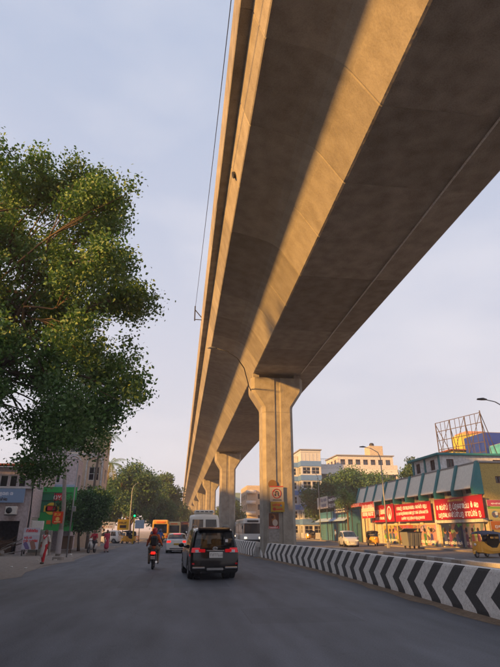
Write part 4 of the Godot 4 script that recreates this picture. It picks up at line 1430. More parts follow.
# four walls, a roof and a parapet; near = the wall that faces the camera, street = the one that faces the road
func block(label: String, called: String, x0: float, x1: float, s0: float, s1: float, h: float, m: Material, near: Array, left: Array, right: Array, fm: Material = null, parapet := 0.7) -> Node3D:
	var t := thing(called, label, "building", Vector3((x0 + x1) * 0.5, 0, -(s0 + s1) * 0.5))
	var o := Vector3(-t.position.x, 0, -t.position.z)
	wall(t, "front_wall", o + Vector3(x0, -0.05, -s0), Vector3(1, 0, 0), x1 - x0, h, near, m, fm)
	wall(t, "side_wall", o + Vector3(x0, -0.05, -s1), Vector3(0, 0, 1), s1 - s0, h, left, m, fm)
	wall(t, "side_wall", o + Vector3(x1, -0.05, -s0), Vector3(0, 0, -1), s1 - s0, h, right, m, fm)
	wall(t, "back_wall", o + Vector3(x1, -0.05, -s1), Vector3(-1, 0, 0), x1 - x0, h, [], m, fm)
	var c := Vector3(0, 0, 0)
	one_box("roof", c + Vector3(0, h - 0.07, 0), Vector3(x1 - x0 - 0.06, 0.16, s1 - s0 - 0.06), M.roof_grey, t)
	if parapet > 0.0:
		var st := mb()
		for k in [[0, -1], [0, 1]]:
			box(st, Vector3(0, h + parapet * 0.5 - 0.05, k[1] * ((s1 - s0) * 0.5 - 0.02)), Vector3(x1 - x0 + 0.12, parapet, 0.16))
			box(st, Vector3(k[1] * ((x1 - x0) * 0.5 - 0.02), h + parapet * 0.5 - 0.052, 0), Vector3(0.16, parapet - 0.004, s1 - s0 - 0.2))
		obj("parapet", st, m, t)
	return t

func parts_at(t: Node3D, p: Vector3) -> Vector3:   # a world point in a thing's own axes (things here are not turned)
	return p - t.position

# printed writing as flat marks: rounded letters in the manner of the script on the signs, drawn on an image
func blot(im: Image, x: float, y: float, r: float, c: Color) -> void:
	var w := im.get_width()
	var h := im.get_height()
	for j in range(maxi(0, int(y - r)), mini(h, int(y + r) + 1)):
		for i in range(maxi(0, int(x - r)), mini(w, int(x + r) + 1)):
			if Vector2(i + 0.5 - x, j + 0.5 - y).length() <= r:
				im.set_pixel(i, j, c)

func stroke(im: Image, pts: Array, r: float, c: Color) -> void:
	for k in pts.size() - 1:
		var a: Vector2 = pts[k]
		var b: Vector2 = pts[k + 1]
		var n := maxi(1, int((b - a).length() / maxf(0.6, r * 0.6)))
		for i in n + 1:
			var p := a.lerp(b, float(i) / n)
			blot(im, p.x, p.y, r, c)

func arc(im: Image, o: Vector2, rx: float, ry: float, a0: float, a1: float, r: float, c: Color) -> void:
	var p := []
	for k in 11:
		var a := lerpf(a0, a1, k / 10.0)
		p.append(o + Vector2(cos(a) * rx, sin(a) * ry))
	stroke(im, p, r, c)

func letters(im: Image, x0: float, y: float, x1: float, h: float, c: Color, sd: int) -> void:
	rng.seed = sd
	var x := x0
	var r := h * 0.095
	while x < x1 - h * 0.5:
		var w := h * rng.randf_range(0.5, 0.95)
		var base := y + h
		match rng.randi() % 7:
			0:   # a tray with a curl
				stroke(im, [Vector2(x, y + h * 0.3), Vector2(x, base), Vector2(x + w * 0.8, base), Vector2(x + w * 0.8, y + h * 0.3)], r, c)
			1:   # loop and hook
				arc(im, Vector2(x + w * 0.28, y + h * 0.72), w * 0.26, h * 0.27, 0.0, TAU, r, c)
				arc(im, Vector2(x + w * 0.5, y + h * 0.62), w * 0.46, h * 0.40, -PI * 0.9, 0.1, r, c)
				stroke(im, [Vector2(x + w * 0.95, y + h * 0.6), Vector2(x + w * 0.95, base)], r, c)
			2:   # bar with a loop hanging left
				stroke(im, [Vector2(x, y + h * 0.3), Vector2(x + w * 0.95, y + h * 0.3)], r, c)
				stroke(im, [Vector2(x + w * 0.5, y + h * 0.3), Vector2(x + w * 0.5, base)], r, c)
				arc(im, Vector2(x + w * 0.27, y + h * 0.78), w * 0.24, h * 0.2, 0.0, TAU, r, c)
			3:   # wide arch with an inner curl
				arc(im, Vector2(x + w * 0.45, y + h * 0.72), w * 0.45, h * 0.45, -PI, 0.3, r, c)
				arc(im, Vector2(x + w * 0.38, y + h * 0.8), w * 0.2, h * 0.18, 0.0, TAU, r, c)
			4:
				stroke(im, [Vector2(x, y + h * 0.3), Vector2(x, base), Vector2(x + w * 0.85, base)], r, c)
				arc(im, Vector2(x + w * 0.62, y + h * 0.62), w * 0.26, h * 0.24, -PI, PI * 0.5, r, c)
			5:
				arc(im, Vector2(x + w * 0.3, y + h * 0.6), w * 0.28, h * 0.34, 0.0, TAU, r, c)
				arc(im, Vector2(x + w * 0.72, y + h * 0.6), w * 0.22, h * 0.36, -PI, PI * 0.6, r, c)
			6:
				stroke(im, [Vector2(x + w * 0.1, y + h * 0.28), Vector2(x + w * 0.1, base)], r, c)
				arc(im, Vector2(x + w * 0.45, y + h * 0.5), w * 0.34, h * 0.25, -PI, PI * 0.4, r, c)
				arc(im, Vector2(x + w * 0.5, y + h * 1.02), w * 0.4, h * 0.22, -PI * 0.2, PI * 0.9, r, c)
		if rng.randf() < 0.3:
			blot(im, x + w * 0.5, y + h * 0.06, r * 1.3, c)
		x += w + h * 0.12
		if rng.randf() < 0.16:
			x += h * 0.45

func print_mat(key: String, im: Image, rough := 0.6) -> StandardMaterial3D:
	var m := StandardMaterial3D.new()
	m.resource_name = key
	m.albedo_texture = ImageTexture.create_from_image(im)
	m.roughness = rough
	M[key] = m
	return m

# a printed board: a thin box whose face u x UP looks outward; back and edges get the edge material
func board(t: Node, n: String, a: Vector3, u: Vector3, w: float, h: float, face: Material, edge: Material, thick := 0.04) -> MeshInstance3D:
	var out := u.cross(Vector3.UP).normalized()
	u = u.normalized()
	var st := mb()
	box(st, a + u * w * 0.5 + Vector3.UP * h * 0.5 - out * thick * 0.5, Vector3(w, h, thick), 0.0, Basis(u, Vector3.UP, out))
	var o := obj(n, st, edge, t)
	var f := mb()
	var e := out * 0.004
	quv(f, a + e + u * 0.01 + Vector3.UP * 0.01, a + e + u * 0.01 + Vector3.UP * (h - 0.01), a + e + u * (w - 0.01) + Vector3.UP * (h - 0.01), a + e + u * (w - 0.01) + Vector3.UP * 0.01)
	obj("print", f, face, o if t else o)
	return o

func text_mark(t: Node, n: String, text: String, at: Vector3, u: Vector3, size: float, m: Material, depth := 0.015) -> void:
	var tm := TextMesh.new()
	var f := SystemFont.new()
	f.font_names = PackedStringArray(["Droid Sans"])
	f.font_weight = 700
	tm.font = f
	tm.text = text
	tm.font_size = 32
	tm.pixel_size = size / 23.0
	tm.depth = depth
	tm.curve_step = 2.0
	var o := mesh_node(n, tm, m, t)
	o.transform = Transform3D(Basis(u, Vector3.UP, u.cross(Vector3.UP)), at)

func make_right_side() -> void:
	var LEFT := Vector3(0, 0, 1)   # walls that look towards the road
	# --- cream shop building with slanted panels and teal fins
	var t := thing("cream_building", "long cream shop building with slanted roof panels between teal fins", "building", Vector3(34, 0, -60.5))
	var o := -t.position
	var holes := []
	for k in 9:
		holes.append([1.1 + k * 3.6, 5.0, 1.9, 1.4, 2, 1, "window"])
	wall(t, "street_wall", o + Vector3(27.0, -0.05, -77.0), LEFT, 33.0, 7.55, holes, M.cream_wall, M.frame_brown)
	wall(t, "end_wall", o + Vector3(27.0, -0.05, -44.0), Vector3.RIGHT, 10.8, 7.5, [[1.35, 5.75, 0.75, 0.62, 2, 1, "window"], [4.0, 5.2, 1.2, 1.2, 2, 1, "window"]], M.ochre_wall, M.frame_brown)
	wall(t, "far_wall", o + Vector3(37.8, -0.05, -77.0), Vector3.LEFT, 10.8, 7.5, [], M.cream_wall)
	wall(t, "back_wall", o + Vector3(37.8, -0.05, -44.0), Vector3(0, 0, -1), 33.0, 7.5, [], M.cream_wall)
	one_box("roof", o + Vector3(32.4, 7.58, -60.5), Vector3(11.1, 0.16, 33.2), M.roof_grey, t)
	for k in 9:
		var s := 44.25 + k * 3.6
		var st := mb()
		var pr := [Vector2(26.10, 5.32), Vector2(26.90, 7.58), Vector2(27.0, 7.52), Vector2(26.22, 5.26)]
		var rings := []
		for z in [s + 0.22, s + 3.4]:
			var ring := []
			for p in pr:
				ring.append(o + Vector3(p.x, p.y, -z))
			rings.append(ring)
		loft(st, rings, true, true, true)
		obj("slanted_panel", st, M.cream_panel, t)
	for k in 10:
		var s := 44.1 + k * 3.6
		var st := mb()
		var pr := [Vector2(26.02, 4.75), Vector2(25.98, 5.35), Vector2(26.76, 7.68), Vector2(27.02, 7.68), Vector2(26.99, 7.40), Vector2(26.99, 6.2), Vector2(26.99, 4.75)]
		var rings := []
		for z in [s - 0.16, s + 0.26]:
			var ring := []
			for p in pr:
				ring.append(o + Vector3(p.x, p.y, -z))
			rings.append(ring)
		loft(st, rings, true, true, true)
		obj("fin", st, M.teal_paint, t)
	for k in 9:
		one_box("pilaster", o + Vector3(26.88, 2.3, -(46.0 + k * 3.6)), Vector3(0.2, 4.7, 0.7), M.cream_wall, t, 0.02)
	# upper storey
	wall(t, "upper_street_wall", o + Vector3(28.3, 0, -60.6), LEFT, 7.0, 9.5, [[0.9, 8.05, 1.1, 1.15, 2, 1, "window"], [4.6, 8.05, 1.1, 1.15, 2, 1, "window"]], M.white_wall, M.frame_brown, 0.18, 7.66)
	wall(t, "upper_end_wall", o + Vector3(28.3, 0, -53.6), Vector3.RIGHT, 9.0, 9.5, [[0.75, 8.0, 0.85, 1.1, 2, 1, "window"], [6.3, 8.0, 1.0, 1.1, 2, 1, "window"]], M.white_wall, M.frame_brown, 0.18, 7.66)
	wall(t, "upper_far_wall", o + Vector3(37.3, 0, -60.6), Vector3.LEFT, 9.0, 9.5, [], M.white_wall, null, 0.18, 7.66)
	wall(t, "upper_back_wall", o + Vector3(37.3, 0, -53.6), Vector3(0, 0, -1), 7.0, 9.5, [], M.white_wall, null, 0.18, 7.66)
	one_box("upper_roof", o + Vector3(32.7, 9.62, -57.1), Vector3(9.7, 0.24, 7.8), M.teal_paint, t, 0.03)
	for q in [[28.25, 60.3], [28.25, 57.2], [28.25, 53.75]]:
		one_box("teal_post", o + Vector3(q[0], 8.57, -q[1]), Vector3(0.16, 1.8, 0.26), M.teal_paint, t)
	# red banners with white writing
	var bn := [[43.4, 8.9, 2.72, 1.95, "largest red banner with two lines of white script, nearest on the cream building", 2], [53.3, 9.5, 2.68, 1.95, "red banner with three lines of white script, middle of the cream building", 3], [63.2, 7.6, 2.72, 2.1, "red banner with a round white emblem, farthest on the cream building", 1]]
	for i in 3:
		var q: Array = bn[i]
		var im := Image.create(640, 144, false, Image.FORMAT_RGB8)
		im.fill(Color(0.66, 0.05, 0.08))
		var white := Color(0.93, 0.91, 0.90)
		if q[5] == 2:
			letters(im, 200, 8, 420, 15, Color(0.9, 0.75, 0.2), 70)
			letters(im, 26, 36, 610, 38, white, 71); letters(im, 46, 92, 600, 36, white, 72)
		elif q[5] == 3:
			letters(im, 40, 14, 600, 32, white, 73); letters(im, 30, 62, 612, 26, white, 74); letters(im, 120, 104, 540, 24, white, 75)
		else:
			for k in 40:
				blot(im, 520, 72, 58, white)
				break
			blot(im, 520, 72, 44, Color(0.78, 0.1, 0.1)); blot(im, 520, 66, 22, Color(0.75, 0.6, 0.5)); blot(im, 520, 104, 26, Color(0.85, 0.85, 0.85))
			letters(im, 60, 30, 420, 46, white, 76); letters(im, 100, 96, 380, 26, white, 77)
		var b := thing("banner", q[4], "banner", Vector3(26.35, 0, -(q[0] + q[1] * 0.5)), 0.0, "red banners")
		board(b, "sheet", Vector3(0, q[2], -q[1] * 0.5), LEFT, q[1], q[3], print_mat("banner_print_%d" % i, im), M.sign_red)
		for z in [-q[1] * 0.5 + 0.05, q[1] * 0.5 - 0.05]:
			one_box("batten", Vector3(0.08, q[2] + q[3] * 0.5, z), Vector3(0.06, q[3] + 0.1, 0.06), M.wood_brown, b)
		for z in [-q[1] * 0.25, q[1] * 0.25]:
			one_box("bracket", Vector3(0.24, q[2] + q[3] - 0.2, z), Vector3(0.5, 0.05, 0.05), M.dark_steel, b)
	# painted posters along the foot of the wall
	var ps := [[44.4, 3.6, "torn pale poster on the cream building wall behind the auto rickshaw", Color(0.55, 0.52, 0.50), 11], [48.1, 4.2, "dark blue film poster on the wall under the largest banner", Color(0.09, 0.14, 0.28), 12], [53.4, 4.6, "pink and cream wall poster with figures behind the waste bin", Color(0.70, 0.55, 0.48), 13], [58.2, 4.8, "reddish wall poster left of the waste bin", Color(0.62, 0.32, 0.22), 14], [63.4, 4.6, "yellow wall poster behind the parked auto rickshaw", Color(0.72, 0.60, 0.30), 15]]
	for q in ps:
		var im := Image.create(192, 112, false, Image.FORMAT_RGB8)
		im.fill(q[3])
		rng.seed = q[4]
		for k in 26:
			var c := Color.from_hsv(rng.randf(), rng.randf_range(0.2, 0.75), rng.randf_range(0.2, 0.9)).lerp(q[3], 0.35)
			var p := Vector2(rng.randf() * 192, rng.randf() * 112)
			stroke(im, [p, p + Vector2(rng.randf_range(-24, 24), rng.randf_range(-20, 26)), p + Vector2(rng.randf_range(-20, 20), rng.randf_range(-10, 36))], rng.randf_range(3, 11), c)
		for k in 3:
			var px := 30.0 + k * 55 + rng.randf_range(-8, 8)
			stroke(im, [Vector2(px, 62), Vector2(px + 2, 104)], 13, Color.from_hsv(rng.randf(), 0.5, 0.45)); blot(im, px, 38, 12, Color(0.62, 0.42, 0.32)); blot(im, px, 31, 11, Color(0.12, 0.08, 0.07))
		letters(im, 20, 84, 176, 16, Color(0.92, 0.88, 0.8), q[4] + 50)
		var b := board(null, "wall_poster", Vector3(26.76, 0.22, -(q[0] + q[1])), LEFT, q[1], 2.1, print_mat("poster_%d" % q[4], im, 0.8), M.sign_white, 0.02)
		tag(b, q[2], "poster", "posters along the cream building")
	var wb := one_box("white_ledge", o + Vector3(26.74, 2.55, -48.5), Vector3(0.5, 0.32, 9.0), M.white_wall, t, 0.03)
	wb.name = "ledge"
	# --- projecting signs at the right edge
	t = thing("shop_signs", "cluttered shop signboards on posts at the right edge, before the ochre wall", "signboard", Vector3(27.4, 0, -42.4))
	for q in [[2.55, 1.05, Color(0.78, 0.72, 0.40), 5], [3.66, 0.5, Color(0.72, 0.28, 0.36), 6], [1.75, 0.7, Color(0.82, 0.45, 0.05), 7]]:
		var im := Image.create(256, 96, false, Image.FORMAT_RGB8)
		im.fill(q[2])
		if q[3] == 5:
			im.fill_rect(Rect2i(0, 0, 256, 14), Color(0.45, 0.65, 0.15))
			blot(im, 50, 56, 26, Color(0.35, 0.5, 0.55)); blot(im, 120, 60, 22, Color(0.75, 0.4, 0.2)); blot(im, 60, 50, 14, Color(0.9, 0.88, 0.8))
		letters(im, 30, 40, 236, 30, Color(0.9, 0.88, 0.85) if q[3] != 5 else Color(0.5, 0.25, 0.2), q[3])
		board(t, "sign", Vector3(-1.25, q[0], 0.05 * (q[3] - 6)), Vector3.RIGHT, 3.2, q[1], print_mat("shop_sign_%d" % q[3], im), M.sign_white, 0.04)
	for x in [-1.0, 1.6]:
		one_box("post", Vector3(x, 2.1, -0.16), Vector3(0.09, 4.3, 0.09), M.dark_steel, t)
	# --- blue shops further along
	var sh: Array = []
	for k in 4:
		sh.append([0.6 + k * 4.4, 0.05, 3.3, 2.7, 1, 1, "shutter"])
	t = block("low row of blue painted shops with shutters beyond the cream building", "blue_shops", 26.0, 36.0, 79.5, 97.5, 4.5, M.blue_shop, [[1.0, 0.05, 2.8, 2.7, 1, 1, "shutter"], [5.2, 1.0, 1.6, 1.4, 2, 1, "window"]], sh, [], M.shutter, 0.3)
	var aw := mb()
	loft(aw, [[Vector3(25.1, 3.1, -79.6) - t.position, Vector3(25.1, 3.2, -79.6) - t.position, Vector3(26.05, 3.75, -79.6) - t.position, Vector3(26.05, 3.65, -79.6) - t.position], [Vector3(25.1, 3.1, -97.4) - t.position, Vector3(25.1, 3.2, -97.4) - t.position, Vector3(26.05, 3.75, -97.4) - t.position, Vector3(26.05, 3.65, -97.4) - t.position]], true, true, true)
	obj("awning", aw, M.sky_blue_sign, t)
	var bd := [[81.0, 8.6, 5.25, 1.9, "navy roadside signboard with white lettering above the blue shops", Color(0.10, 0.11, 0.24), 81], [89.8, 7.0, 5.35, 2.0, "brown and white signboard above the blue shops, farthest along", Color(0.75, 0.72, 0.70), 82], [79.8, 6.4, 4.3, 0.85, "lower dark signboard with white letters below the navy board", Color(0.08, 0.10, 0.22), 83], [72.6, 5.6, 4.9, 0.5, "narrow red signboard beside the navy board", Color(0.75, 0.08, 0.09), 84], [67.6, 4.9, 3.25, 2.1, "red and white signboard at the far end of the cream building", Color(0.72, 0.12, 0.14), 85]]
	for q in bd:
		var im := Image.create(320, 96, false, Image.FORMAT_RGB8)
		im.fill(q[5])
		var ink := Color(0.92, 0.92, 0.92)
		if q[6] == 82:
			im.fill_rect(Rect2i(0, 0, 320, 96), Color(0.80, 0.78, 0.76)); stroke(im, [Vector2(70, 90), Vector2(72, 40), Vector2(84, 22)], 20, Color(0.45, 0.25, 0.16)); ink = Color(0.15, 0.2, 0.45)
		if q[6] == 85:
			im.fill_rect(Rect2i(0, 36, 320, 22), Color(0.85, 0.8, 0.72))
		letters(im, 20 if q[6] != 82 else 130, 12, 300, 26, ink, q[6]); letters(im, 20 if q[6] != 82 else 130, 56, 300, 26, ink, q[6] + 20)
		var b := thing("signboard", q[4], "signboard", Vector3(25.5, 0, -(q[0] + q[1] * 0.5)), 0.0, "signboards of the shop row")
		board(b, "panel", Vector3(0, q[2], -q[1] * 0.5), LEFT, q[1], q[3], print_mat("signboard_%d" % q[6], im), M.sign_white, 0.06)
		for z in [-q[1] * 0.35, q[1] * 0.35]:
			one_box("post", Vector3(0.12, (q[2] + q[3]) * 0.5, z), Vector3(0.1, q[2] + q[3], 0.1), M.dark_steel, b)
	# --- blue and white tower with stacked bands
	t = block("slim tower block with blue and white bands behind the street tree", "banded_tower", 26.7, 31.3, 114.0, 126.0, 18.4, M.pale_tile, row_of(0.35, 2.1, 2, [1.2, 4.3, 7.4, 10.5, 13.6], 1.8, 1.5, 2, 2), row_of(0.8, 2.8, 4, [1.2, 4.3, 7.4, 10.5, 13.6], 2.0, 1.5, 2, 2), [], M.frame_white, 0.5)
	for k in 5:
		one_box("blue_band", Vector3(0, 3.45 + k * 3.1, 6.06), Vector3(4.7, 1.15, 0.12), M.blue_band, t)
		one_box("blue_band", Vector3(-2.36, 3.45 + k * 3.1, 0), Vector3(0.12, 1.15, 12.0), M.blue_band, t)
	for k in 6:
		one_box("tile_rib", Vector3(-2.2 + k * 0.88, 16.7, 6.03), Vector3(0.06, 2.9, 0.06), M.white_wall, t)
	one_box("roof_slab", Vector3(0, 18.95, 0), Vector3(5.2, 0.2, 12.6), M.roof_grey, t)
	t = block("narrow pale wing on the left of the banded tower", "tower_wing", 24.9, 26.6, 117.0, 126.0, 17.6, M.pale_tile, row_of(0.3, 1.0, 1, [1.2, 4.3, 7.4, 10.5, 13.6], 1.0, 1.5, 1, 2), row_of(0.8, 2.8, 3, [1.2, 4.3, 7.4, 10.5, 13.6], 2.0, 1.5, 2, 2), [], M.frame_white, 0.4)
	for k in 5:
		one_box("blue_band", Vector3(0, 3.45 + k * 3.1, 4.56), Vector3(1.8, 1.0, 0.12), M.blue_band, t)
	# --- long pale building behind the tree
	t = block("long pale office block with a row of rooftop windows behind the street tree", "office_block", 31.5, 51.2, 118.0, 132.0, 15.4, M.white_wall, row_of(1.0, 3.3, 6, [3.0, 6.2, 9.4, 12.4], 1.7, 1.6, 2, 1, "sill"), [], [], M.frame_brown, 0.9)
	one_box("cornice", Vector3(0, 14.6, 7.1), Vector3(19.8, 1.2, 0.25), M.sign_white, t)
	wall(t, "penthouse_wall", Vector3(-4.2, 0, 5.0), Vector3.RIGHT, 14.0, 18.6, row_of(0.7, 1.9, 7, [16.4], 1.2, 1.35, 2, 1), M.white_wall, M.frame_brown, 0.18, 15.4)
	wall(t, "penthouse_side", Vector3(-4.2, 0, -5.0), Vector3(0, 0, 1), 10.0, 18.6, row_of(1.0, 3.0, 3, [16.4], 1.6, 1.35, 2, 1), M.white_wall, M.frame_brown, 0.18, 15.4)
	one_box("penthouse_roof", Vector3(2.8, 18.7, 0), Vector3(14.6, 0.22, 10.6), M.roof_grey, t)
	one_box("stair_tower", Vector3(6.0, 19.9, 2.6), Vector3(3.4, 2.6, 3.6), M.beige_wall, t, 0.03)
	var tk := mb(true)
	lathe(tk, [[0.55, 0.0], [0.6, 0.1], [0.6, 0.7], [0.35, 0.95]], Vector3(5.6, 21.2, 2.6), Vector3.UP, 12)
	obj("water_tank", tk, M.trim_black, t)
	var rl := mb()
	for k in 12:
		tube(rl, [Vector3(-9.6 + k * 0.46, 15.9, 6.9), Vector3(-9.6 + k * 0.46, 17.5, 6.9)], 0.03, 5)
	tube(rl, [Vector3(-9.6, 17.5, 6.9), Vector3(-4.3, 17.5, 6.9)], 0.04, 5)
	obj("roof_railing", rl, M.grey_steel, t)
	# --- painted houses behind the cream building
	t = block("yellow house with a stepped top behind the cream building", "yellow_house", 38.0, 43.8, 68.0, 76.0, 12.3, M.yellow_wall, [[1.0, 10.6, 0.9, 1.1, 1, 1], [3.0, 10.6, 0.9, 1.1, 1, 1]], [[2.0, 10.4, 1.2, 1.2, 2, 1]], [], M.frame_brown, 0.0)
	var ro := mb()
	box(ro, Vector3(-0.2, 12.38, 0.2), Vector3(6.4, 0.16, 8.4), 0.02)
	obj("roof_edge", ro, M.roof_tile, t)
	one_box("stair_block", Vector3(0.9, 13.6, 1.2), Vector3(2.6, 2.6, 3.0), M.yellow_wall, t, 0.02)
	one_box("upper_room", Vector3(2.6, 14.0, -0.2), Vector3(3.0, 3.2, 3.4), M.pink_wall, t, 0.02)
	block("deep blue house wall at the right behind the yellow house", "blue_house", 39.9, 51.0, 62.8, 67.8, 14.0, M.deep_blue_wall, [[5.0, 9.0, 1.0, 1.1, 2, 1]], [], [], M.frame_white, 0.0)
	block("turquoise house wall cut by the right edge of the picture", "turquoise_house", 40.2, 49.0, 57.0, 62.6, 12.1, M.cyan_wall, [[2.6, 8.6, 1.0, 1.2, 2, 1]], [], [], M.frame_white, 0.0)
	# --- steel hoarding frame on the roof
	t = thing("hoarding_frame", "rusty empty steel hoarding frame standing on the rooftop", "frame", Vector3(34.3, 9.74, -59.0))
	var A := Vector3(-1.2, 0, -3.6)
	var B := Vector3(1.1, 0, 3.2)
	for k in 4:
		var p := A.lerp(B, k / 3.0)
		var st := mb()
		bar(st, p, p + Vector3(0, 5.2 if k < 3 else 5.5, 0), 0.10, 0.10)
		bar(st, p + Vector3(0.9, 0, -0.3), p + Vector3(0, 4.3, 0), 0.06, 0.06)
		obj("upright", st, M.rust, t)
		if k < 3:
			for j in 2:
				var q := A.lerp(B, (k + 0.35 + 0.3 * j) / 3.0)
				var s2 := mb()
				bar(s2, q + Vector3(0, 0.5, 0), q + Vector3(0, 5.2, 0), 0.05, 0.05)
				obj("batten", s2, M.rust, t)
	for k in 5:
		var y := 0.55 + k * 1.16
		var st := mb()
		bar(st, A + Vector3(-0.03, y, 0), B + Vector3(-0.03, y + 0.05, 0), 0.07, 0.07)
		obj("rail", st, M.rust, t)
	for k in 3:
		var p := A.lerp(B, k / 3.0)
		var q := A.lerp(B, (k + 1) / 3.0)
		var st := mb()
		bar(st, p + Vector3(-0.06, 0.6, 0), q + Vector3(-0.06, 5.1, 0), 0.05, 0.05)
		obj("brace", st, M.rust, t)
	var sb := mb()
	bar(sb, B + Vector3(0, 5.3, 0), Vector3(3.2, 0.1, 2.2), 0.07, 0.07)
	bar(sb, A + Vector3(0, 5.0, 0), Vector3(0.9, 0.1, -3.4), 0.07, 0.07)
	obj("stay", sb, M.rust, t)
	# --- far blocks beyond the piers
	t = block("beige apartment block with rounded balconies far beyond the first pier", "apartment_block", 20.8, 26.6, 165.0, 182.0, 14.4, M.beige_wall, row_of(3.4, 1.6, 1, [1.4, 4.6, 7.8, 11.0], 1.4, 1.6, 2, 1), row_of(1.5, 4.0, 4, [1.4, 4.6, 7.8, 11.0], 1.8, 1.6, 2, 1), [], M.frame_brown, 0.7)
	for k in 4:
		var st := mb(true)
		lathe(st, [[1.5, 0.0], [1.6, 0.12], [1.6, 1.0], [1.5, 1.0]], Vector3(-1.6, 3.0 + k * 3.2, 8.4), Vector3.UP, 20, true, false)
		obj("balcony", st, M.white_wall, t)
	t = block("plain pale block with dark side windows right of the beige apartments", "plain_block", 27.2, 31.0, 150.0, 168.0, 14.0, M.peach_wall, row_of(0.8, 1.6, 1, [3.0, 6.2, 9.4], 1.0, 1.5, 2, 1), row_of(1.5, 4.0, 4, [3.0, 6.2, 9.4], 1.8, 1.6, 2, 1), [], M.frame_brown, 0.6)
	t = block("glassy grey green building farthest right of the viaduct piers", "glass_building", 17.0, 22.6, 200.0, 215.0, 14.6, M.teal_grey, row_of(0.4, 1.7, 3, [1.4, 4.4, 7.4, 10.4], 1.5, 2.0, 2, 1), row_of(0.6, 2.4, 6, [1.4, 4.4, 7.4, 10.4], 2.0, 2.0, 2, 1), [], M.frame_white, 0.6)

func make_left_side() -> void:
	var RIGHT := Vector3(0, 0, -1)
	# --- shop building at the left edge, its near wall towards the camera
	var t := block("weathered two storey shop building with blue sign at the left edge", "corner_shop", -21.0, -11.9, 44.0, 51.5, 6.5, M.lilac_wall, [[6.5, 4.98, 0.66, 0.95, 1, 1], [7.25, 4.98, 0.62, 0.95, 1, 1], [7.95, 4.98, 0.60, 0.95, 1, 1], [3.0, 4.98, 2.6, 0.95, 3, 1], [6.0, 0.05, 2.55, 2.4, 1, 1, "open"], [2.0, 0.05, 3.0, 3.0, 1, 1, "shutter"]], [], [[1.5, 4.9, 1.4, 1.1, 2, 1], [1.2, 0.05, 2.6, 2.7, 1, 1, "shutter"]], M.frame_white, 0.0)
	var o := -t.position
	one_box("tiled_eave", o + Vector3(-16.45, 6.62, -43.75), Vector3(9.3, 0.16, 0.9), M.roof_tile, t, 0.03)
	one_box("counter", o + Vector3(-13.9, 0.5, -44.9), Vector3(1.9, 1.0, 0.5), M.wood_brown, t, 0.02)
	one_box("ledge", o + Vector3(-16.45, 4.86, -43.86), Vector3(9.2, 0.10, 0.34), M.white_wall, t, 0.02)
	var im := Image.create(512, 96, false, Image.FORMAT_RGB8)
	im.fill(Color(0.50, 0.60, 0.74))
	blot(im, 250, 40, 22, Color(0.2, 0.5, 0.75)); letters(im, 290, 20, 420, 24, Color(0.88, 0.9, 0.95), 91); letters(im, 250, 60, 400, 22, Color(0.25, 0.22, 0.24), 92)
	var sg := board(null, "shop_sign", Vector3(-17.6, 3.74, -43.66), Vector3.RIGHT, 5.3, 1.05, print_mat("shop_sign_blue", im), M.sky_blue_sign, 0.08)
	tag(sg, "pale blue signboard across the weathered corner shop", "signboard")
	t = thing("air_conditioner", "white air conditioner box below the pale blue signboard", "air conditioner", Vector3(-13.1, 2.85, -43.62))
	one_box("casing", Vector3(0, 0.3, 0), Vector3(0.85, 0.6, 0.36), M.sign_white, t, 0.03)
	var fn := mb(true)
	lathe(fn, [[0.23, 0.0], [0.23, 0.02]], Vector3(-0.12, 0.3, 0.18), Vector3(0, 0, 1), 18)
	obj("fan_grille", fn, M.trim_black, t)
	one_box("bracket", Vector3(0, -0.03, 0.0), Vector3(0.9, 0.05, 0.4), M.dark_steel, t)
	# --- white gabled building behind the hoarding
	t = block("pale lilac building with a small window behind the green hoarding", "lilac_building", -15.8, -10.2, 52.6, 55.2, 8.3, M.lilac_wall, [[3.3, 6.05, 0.75, 1.05, 2, 1], [0.8, 6.05, 0.9, 1.05, 2, 1]], [], [[0.7, 5.6, 1.2, 1.3, 2, 1]], M.frame_white, 0.0)
	o = -t.position
	var gb := mb()
	loft(gb, [[o + Vector3(-15.8, 8.2, -52.6), o + Vector3(-12.8, 10.0, -52.6), o + Vector3(-10.2, 8.2, -52.6)], [o + Vector3(-15.8, 8.2, -55.2), o + Vector3(-12.8, 10.0, -55.2), o + Vector3(-10.2, 8.2, -55.2)]], true, true, true)
	obj("gable", gb, M.lilac_wall, t)
	one_box("blue_fascia", o + Vector3(-11.9, 5.55, -52.45), Vector3(3.5, 0.55, 0.2), M.sky_blue_sign, t, 0.02)
	# --- green hoarding
	t = thing("green_hoarding", "bright green advertising hoarding with red and yellow panels on a steel frame", "hoarding", Vector3(-11.0, 0, -47.6))
	one_box("sheet", Vector3(0, 3.45, 0), Vector3(3.9, 3.6, 0.08), M.green_hoarding, t)
	one_box("dark_panel", Vector3(-0.35, 3.9, 0.055), Vector3(2.0, 1.5, 0.02), M.hoarding_dark, t)
	one_box("red_panel", Vector3(0.55, 4.42, 0.085), Vector3(0.95, 0.62, 0.02), M.sign_red, t)
	text_mark(t, "lettering", "OYO", Vector3(0.55, 4.36, 0.1), Vector3.RIGHT, 0.36, M.sign_white)
	var st := mb()
	lathe(st, [[0.5, 0.0], [0.5, 0.02]], Vector3(0.0, 3.45, 0.075), Vector3(0, 0, 1), 20)
	box(st, Vector3(0.0, 3.45, 0.085), Vector3(1.25, 0.5, 0.02))
	obj("yellow_panel", st, M.sign_yellow, t)
	one_box("red_plaque", Vector3(0.0, 3.47, 0.105), Vector3(0.66, 0.36, 0.02), M.sign_red, t)
	for k in 3:
		one_box("small_panel", Vector3(-0.1 + k * 0.55, 2.35, 0.06), Vector3(0.34, 0.3, 0.02), M.sign_orange, t)
	st = mb()
	for x in [-1.3, 0.2]:
		bar(st, Vector3(x, 2.0, 0.12), Vector3(x, 4.75, 0.12), 0.05, 0.05)
